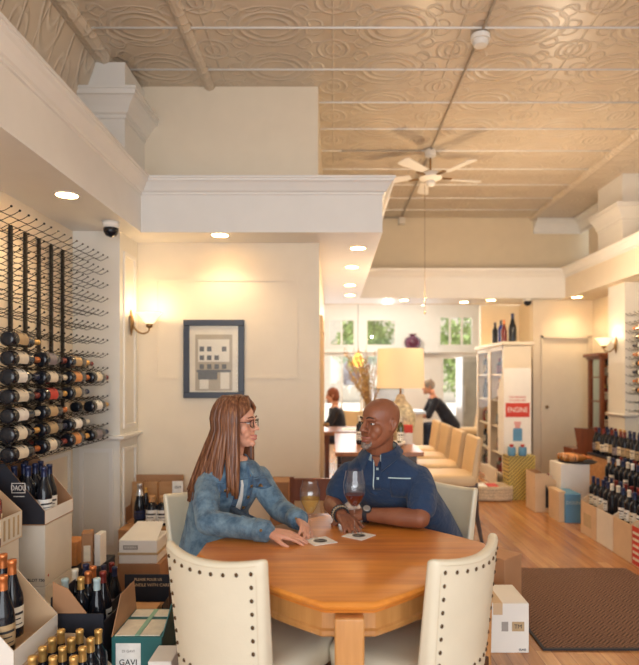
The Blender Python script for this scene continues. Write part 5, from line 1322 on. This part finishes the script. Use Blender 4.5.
# cuffs
for E0,W0 in ((ER,WR),(EL,WL)):
    d = (W0-E0).normalized(); c = MB()
    a_ = W0-d*.062; b_ = W0-d*.002
    prs = [(a_,.0475),(a_+d*.004,.0505),(b_-d*.004,.0465),(b_,.0435),(b_-d*.002,.036),(a_+d*.01,.038)]
    up = Vector((0,0,1)); up=(up-d*up.dot(d)).normalized(); sd=d.cross(up)
    c.rings([[tuple(p+(up*math.cos(2*PI*k/22)+sd*math.sin(2*PI*k/22))*r) for k in range(22)] for p,r in prs+[prs[0]]],cap=False)
    cf = fin(c.build('cuff', M_denim, t, smooth=True)); 
    q = MB(); q.sphere(a_+d*.03+Vector((0,-.047,.012)),.007,8,6); fin(q.build('button', M_brass, t, smooth=True))
face_bits(t, HW, sW, M_skinw, M_lip, True, mat('auburn_brow',(.16,.06,.03),.8))
for ch in t.children:
    if ch.matrix_parent_inverse == Matrix.Identity(4): ch.matrix_parent_inverse = inv
# glasses
g = MB(); g.M = HW@Matrix.Scale(sW,4)
for q in (-1,1):
    pts = [(q*.031+.024*math.copysign(abs(math.cos(a))**.75,math.cos(a)), -.099+.010*abs(math.cos(a)) if True else 0, .116+.018*math.copysign(abs(math.sin(a))**.75,math.sin(a))) for a in [2*PI*k/24 for k in range(25)]]
    g.tube(pts,.0022,6,1,caps=False); g.tube([(q*.055,-.089,.124),(q*.075,-.05,.124),(q*.080,.0,.122),(q*.079,.022,.112)],.0022,6,3)
g.tube([(-.008,-.099,.120),(0,-.103,.122),(.008,-.099,.120)],.002,6,3)
fin(g.build('glasses', mat('tortoise_frame',(.07,.025,.02),.25), t, smooth=True))
# hair: a cap that follows the skull plus long locks
MI = HW@Matrix.Scale(sW,4); rH = random.Random(4); h = MB(); h.M = MI
def skull(az, el):     # az 0 = face, pi = back; el 0 top .. 1 widest
    th = el*PI/2; c = Vector((0,.008,.128)); sx,sy,sz = .083,.106,.120
    return c+Vector((sx*math.sin(th)*math.sin(az), -sy*math.sin(th)*math.cos(az), sz*math.cos(th)))
locks = []
for k in range(150):
    lay = k%3; az = rH.uniform(1.25,2*PI-1.25) if k>36 else rH.choice([-1,1])*rH.uniform(1.12,1.4)
    if az < 0: az += 2*PI
    side = math.sin(az)
    pts = [Vector((.004*side,-.035+.05*(1-math.cos(az))*.35,.250-.004*lay))]
    for el in (.35,.65,.95,1.2): pts.append(skull(az,el)*1.0+Vector((side*.004,0,0))+ (skull(az,el)-Vector((0,.008,.128))).normalized()*(.006+.003*lay))
    last = pts[-1]
    front = math.cos(az) > -.05      # side/front locks fall over the chest
    back = 1-max(0,math.cos(az))
    end = (-.205 if front else -.245)+rH.uniform(-.035,.03)
    if side < -.0 or True:
        spreadx = .25*side; 
    yb = last.y
    ty = yb+(.030 if not front else -.004)+ (.085*max(0,-math.cos(az)))
    for q in (.25,.5,.75,1.0):
        z = last.z+(end-last.z)*q
        pts.append(Vector((last.x*(1+.20*q)+rH.uniform(-.003,.003), last.y+(ty-last.y)*q*1.2, z)))
    r = rH.uniform(.008,.012)
    locks.append(1); h.tube(pts,[r*.6,r,r*1.1,r*1.1,r*1.1,r*1.15,r*1.1,r*.9,r*.35],7,2,caps=False)
for sd in (-1,1):                      # hair swept from the parting over the temples
    for k in range(16):
        u = k/15; a0 = .35+.75*u
        pts = [Vector((.004*sd,-.055+.03*u,.248))]+[skull(sd*a,el)+(skull(sd*a,el)-Vector((0,.008,.128))).normalized()*.007 for a,el in ((a0*.8,.42),(a0+.18,.68),(1.12+.12*u,.92),(1.30+.1*u,1.12))]
        l_ = pts[-1]; 
        for q in (.3,.6,1.0): pts.append(l_+Vector((sd*.010*q,.010*q,(-.20+.03*rH.uniform(-1,1)-l_.z)*q)))
        r = .0085; h.tube(pts,[r*.6,r,r,r,r,r,r*.9,r*.3],7,2,caps=False)
# scalp shell under the locks
rs = []
for el in (.05,.3,.55,.8,1.0,1.15):
    ring = []
    for k in range(28):
        az = 2*PI*k/28; lim = 1 if math.cos(az) < .15 else (.55+.0*el)
        ring.append(skull(az, min(el,.42) if lim<1 else el)*1.0+ (skull(az,el)-Vector((0,.008,.128))).normalized()*.006)
    rs.append(ring)
h.rings(rs)
fin(h.build('hair', M_hair, t, smooth=True))

# ================================================================== the man
fM = (-.42,-.91); LM = Vector((.91,-.42,0))
t = thing('person', 'seated bald man in a navy polo shirt holding a red wine glass', 'person', (.50,3.14,0))
inv = Matrix.Translation((-.50,-3.14,0))
SL = Vector((.425,2.91,.965)); SR = Vector((.085,3.05,.965))
EL = Vector((.405,2.745,.800)); WL = Vector((.145,2.850,.797)); ER = Vector((-.005,2.985,.815)); WR = Vector((.043,2.800,.800))
TM = [(.52,3.17,.47,.175,.13),(.51,3.16,.56,.19,.14),(.455,3.13,.66,.20,.14),(.385,3.08,.76,.215,.145),(.32,3.03,.86,.215,.140),(.28,2.99,.93,.21,.125),(.268,2.98,.985,.195,.10),(.256,2.968,1.02,.165,.085),(.248,2.96,1.05,.125,.075),(.242,2.955,1.075,.09,.068),(.236,2.945,1.10,.068,.06)]
HM = frame((.225,2.868,1.112), (-.80,-.60,.02)); sM = 1.045
b = MB(); b.rings(torso_rings(TM, fM)); head(b, HM, sM)
b.tube([(.245,2.955,1.06),(.235,2.935,1.11),(.235,2.905,1.18)],[.070,.064,.064],16,4)
b.tube([SL,(SL+EL)/2+Vector((.012,0,0)),EL],[.056,.055,.046],14,4); b.tube([EL,EL.lerp(WL,.35),WL],[.046,.046,.030],14,4)
b.tube([SR,(SR+ER)/2,ER],[.055,.054,.045],14,4); b.tube([ER,ER.lerp(WR,.35),WR],[.045,.044,.030],14,4)
hand(b, WR, (.32,-.93,-.16), (-.1,.12,1), -1, (.55,.55,.6,.7), .06, 1.04, thumb=(.85,.45,-.25))
hand(b, WL, (-.95,-.08,-.06), (-.05,-.25,.95), -1, (.5,.6,.7,.8), .05, 1.02, thumb=(.8,.35,-.2))
KL = Vector((.20,2.62,.53)); KR = Vector((.02,2.86,.53)); AL = Vector((.22,2.66,.09)); AR = Vector((-.02,2.95,.09))
legs = ((Vector((.57,3.08,.55)),KL,AL),(Vector((.42,3.20,.55)),KR,AR))
for hp,kn,an in legs:
    b.tube([hp,(hp+kn)/2,kn],[.088,.075,.056],14,4); b.tube([kn,(kn+an)/2+Vector((.01,.01,.02)),an],[.056,.050,.034],14,4); b.tube([an+Vector((.02,.02,-.04)),an+Vector((-.03,-.09,-.06))],[.033,.026],10,1)
fin(fuse(b,'body',M_skinm,t,.0042,4,.5))
j = MB()
for hp,kn,an in legs: j.tube([hp,(hp+kn)/2,kn],[.105,.092,.074],14,4); j.tube([kn,(kn+an)/2+Vector((.01,.01,.02)),an+Vector((0,0,.02))],[.074,.066,.058],14,4)
j.rings(torso_rings([(.52,3.17,.46,.19,.145),(.51,3.16,.60,.20,.15)], fM)); fin(fuse(j,'trousers',M_jeans,t,.008,3))
for an in (AL,AR):
    q = MB(); q.tube([an+Vector((.02,.02,-.042)),an+Vector((-.02,-.07,-.050)),an+Vector((-.04,-.14,-.058))],[.045,.042,.030],12,3); fin(q.build('shoe', M_black, t, smooth=True))
g = MB(); g.rings(torso_rings([(.525,3.17,.52,.195,.148)]+TM[2:-1], fM, .014))
e = SL.lerp(EL,.70); g.tube([SL+Vector((0,0,-.005)),(SL+e)/2+Vector((.012,0,0)),e+Vector((.010,0,0))],[.066,.074,.072],18,5,caps=True)
e2 = SR.lerp(ER,.62); g.tube([SR+Vector((0,0,-.005)),(SR+e2)/2,e2],[.064,.070,.068],18,5)
for q in range(7):
    z = .62+q*.05; c_ = Vector((.56-q*.035,3.02-q*.012,z)); g.tube([c_+Vector((.07,.02,.02)),c_+Vector((0,-.02,-.01)),c_+Vector((-.09,-.02,.02))],[.007,.012,.007],8,3)
for a0,a1,a2 in (((.40,2.90,.95),(.36,2.88,.91),(.30,2.87,.90)),((.42,2.86,.90),(.38,2.87,.86),(.31,2.90,.83)),((.14,2.95,.96),(.17,2.92,.91),(.21,2.89,.88))):
    g.tube([a0,a1,a2],[.006,.012,.006],8,3)
sh = fin(fuse(g,'polo_shirt',M_navy,t,.0055,4,.5))
fin(collar('collar', .240,2.948,1.088,fM,.076,.112,.026,.36,M_navyd,t,pts=.045))
fin(collar('collar_trim', .240,2.9475,1.0845,fM,.0745,.082,.024,.30,M_bluel,t,pts=.0))
F3 = Vector((fM[0],fM[1],0)); 
def onM(a,z):
    k = max(0,(.98-z)); return Vector((.262+k*.35,2.972+k*.28,z))+LM*a+F3*.13
fin(patch('placket', sh, M_navyd, t, onM(0,.985), F3, UP, .034,.15,.001,.003))
fin(patch('placket_trim', sh, M_bluel, t, onM(-.019,.985), F3, UP, .006,.15,.002,.003,nu=2))
fin(patch('neck_opening', sh, M_skinm, t, onM(-.005,1.045), F3, UP, .045,.055,.001,.003,shape=lambda u,v,a,b:(a*(.15+v*1.0),b)))
for z in (1.012,.965): fin(patch('button', sh, M_bluel, t, onM(.0,z), F3, UP, .012,.012,.004,.003,3,3))
fin(patch('pocket', sh, M_navyd, t, onM(.105,.925), F3, UP, .105,.10,.000,.002))
fin(patch('pocket_trim', sh, M_bluel, t, onM(.105,.972), F3, UP, .105,.006,.002,.003,nu=12,nv=2))
for E0,S0,k in ((e+Vector((.010,0,0)),SL,.0785),(e2,SR,.072)):
    pass
face_bits(t, HM, sM, M_skinm, M_lipm, True, mat('dark_brow',(.05,.03,.022),.8), gaze=(.002,0))
g = MB(); g.M = HM@Matrix.Scale(sM,4)
g.tube([(-.032,-.076,.034),(-.026,-.080,.022),(-.012,-.087,.014),(0,-.090,.012),(.012,-.087,.014),(.026,-.080,.022),(.032,-.076,.034)],[.003,.008,.011,.012,.011,.008,.003],10,4); g.sphere((0,-.094,.027),(.011,.006,.007))
fin(g.build('goatee', M_grey, t, smooth=True))
for ch in t.children:
    if ch.matrix_parent_inverse == Matrix.Identity(4): ch.matrix_parent_inverse = inv
# watch on the left wrist, bead bracelets on the right
def band(name, c, d, R, r, m_, n=20, beads=0, flat=1.0):
    c=Vector(c); d=Vector(d).normalized(); up=Vector((0,0,1)); up=(up-d*up.dot(d)).normalized(); sd=d.cross(up); q=MB()
    if beads:
        for k in range(beads): a=2*PI*k/beads; q.sphere(c+(up*math.cos(a)+sd*math.sin(a))*R, r, 8, 6)
    else: q.tube([c+(up*math.cos(2*PI*k/n)+sd*math.sin(2*PI*k/n))*R for k in range(n+1)], r, 8, 1, caps=False)
    return fin(q.build(name, m_, t, smooth=True))
dL = WL-EL
for k in range(3): wb = band('watch_strap', WL-dL.normalized()*(.012+.006*k), dL, .0345, .005, M_black)
dn = dL.normalized(); upv = Vector((0,0,1)); q = MB(); q.M = Matrix.Translation(WL-dn*.018+Vector((-.0,-.022,.026)))@Vector((0,-.6,.8)).to_track_quat('Z','Y').to_matrix().to_4x4()
q.lathe([(.021,0),(.023,.004),(.023,.010),(.019,.013),(0,.013)],20); fin(q.build('watch_case', M_inkb, t, smooth=True, auto=.7))
q = MB(); q.M = Matrix.Translation(WL-dn*.018+Vector((-.0,-.022,.026)))@Vector((0,-.6,.8)).to_track_quat('Z','Y').to_matrix().to_4x4(); q.lathe([(.018,.0132),(.017,.0142),(0,.0142)],20); fin(q.build('watch_face', M_steel, t))
dR = (WR-ER); 
for k,(m_,n_) in enumerate(((M_inkb,22),(M_papert,22),(M_steel,20),(M_inkb,22))): band('bracelet', WR-dR.normalized()*(.010+.011*k), dR, .036+.001*k, .0055, m_, beads=n_)

# ================================================================== people far back
def small_person(label, o, rz, lean, cloth_, hairm, legsm, seat=.50, arms=1, hairlen=0):
    t = thing('person', label, 'person', o, rz)      # faces +X locally, sitting
    b = MB(); hipz = seat+.06; top = hipz+.50; L = lean
    sp = [(0,0,hipz-.06,.16,.12),(0,0,hipz+.05,.165,.12),(L*.35,0,hipz+.22,.15,.11),(L*.75,0,hipz+.38,.18,.11),(L,0,top-.02,.17,.085),(L*1.05,0,top+.02,.09,.06)]
    f = (1,0)
    tb = torso_rings(sp, f); b.rings(tb)
    H = frame((L*1.15+.03,0,top+.06),(1,0,-.15)); head(b,H,.98)
    b.tube([(L*1.02,0,top-.01),(L*1.12,0,top+.10)],[.055,.05],12,1)
    arms_ = []
    for s in (-1,1):
        S0 = Vector((L,s*.18,top-.06)); E0 = Vector((L+.12,s*.22,top-.30)); W0 = Vector((L+.36,s*.12,top-.33))
        arms_.append((S0,E0,W0)); b.tube([S0,E0],[.05,.04],10,1); b.tube([E0,W0],[.04,.026],10,1); hand(b,W0,(1,-s*.2,-.1),(0,0,1),-s,(.4,.4,.5,.5),.1,.95)
    lg = []
    for s in (-1,1):
        hp = Vector((0,s*.09,hipz)); kn = Vector((.42,s*.11,hipz)); an = Vector((.40,s*.11,.09)); lg.append((hp,kn,an))
        b.tube([hp,kn],[.08,.055],12,1); b.tube([kn,an],[.055,.034],12,1); b.tube([an+Vector((-.03,0,-.04)),an+Vector((.14,0,-.06))],[.034,.024],10,1)
    fuse(b,'body',M_skinw,t,.009,2)
    g = MB(); g.rings(torso_rings(sp[:-1], f, .02))
    for S0,E0,W0 in arms_: g.tube([S0,E0],[.068,.056],12,1); 
    if arms: 
        for S0,E0,W0 in arms_: g.tube([E0,E0.lerp(W0,.85)],[.055,.042],12,1)
    fuse(g,'shirt' if not arms else 'jumper',cloth_,t,.011,3)
    g = MB(); 
    for hp,kn,an in lg: g.tube([hp,kn],[.095,.072],12,1); g.tube([kn,an],[.07,.055],12,1)
    fuse(g,'trousers',legsm,t,.012,2)
    h = MB(); h.M = H; h.sphere((0,.022,.150),(.085,.098,.098),18,12)
    if hairlen: h.sphere((0,.045,.10),(.085,.075,.10),16,10)
    h.build('hair',hairm,t,smooth=True)
    for s in (-1,1):
        q = MB(); q.tube([(.36,s*.11,.045),(.54,s*.11,.035)],[.042,.032],10,1); q.build('shoe',M_black,t,smooth=True)
    return t
small_person('person in a navy top leaning over the far service counter', (2.0,9.95,0), PI, .30, M_blackc, M_greyh, M_jeans, seat=.56, arms=0)
small_person('red-haired person in black sitting at the reddish table by the passage', (.10,9.35,0), PI, .06, M_blackc, M_hair2, M_blackc, seat=.43, arms=1, hairlen=1)
# ------------------------------------------------------------------ light
w = bpy.data.worlds.new('daylight'); sc.world = w; w.use_nodes = True
bg = w.node_tree.nodes['Background']; bg.inputs[0].default_value = (.93,.96,1,1); bg.inputs[1].default_value = .95
def area(name, loc, rot, sx, sy, e, c):
    l = bpy.data.lights.new(name,'AREA'); l.shape='RECTANGLE'; l.size=sx; l.size_y=sy; l.energy=e; l.color=c
    o = bpy.data.objects.new(name,l); COL.objects.link(o); o.location=loc; o.rotation_euler=rot; return o
area('shop_window_daylight', (.6,-2.5,1.45), (PI/2-.03,0,0), 5.2, 2.4, 175, (.93,.965,1))
area('far_window_daylight', (.6,YB-.3,2.0), (-PI/2,0,0), 3.5, 2.4, 70, (.95,.98,1))
# uplight under the fan, then added fill points that have no fixture
def pt(name, loc, e, c, r=.15):
    l = bpy.data.lights.new(name,'POINT'); l.energy=e; l.color=c; l.shadow_soft_size=r; l.specular_factor=0
    o = bpy.data.objects.new(name,l); COL.objects.link(o); o.location=loc
pt('uplight', (1.0,6.2,2.3), 34, (1,.72,.42), .03)
pt('fill_right', (2.4,6.2,2.5), 46, (1,.78,.54))  # added fill for the right side and the door wall
pt('fill_far', (1.0,10.8,2.5), 85, (1,.92,.80), .015)  # added fill that brightens the far room around the windows
pt('fill_near', (.3,1.6,3.0), 4, (1,.82,.6))  # added weak fill over the foreground

l = bpy.data.lights.new('sun','SUN'); l.energy=11; l.color=(1,.95,.85); l.angle=.02
o = bpy.data.objects.new('sun',l); COL.objects.link(o); o.rotation_euler=(0,-.75,0)
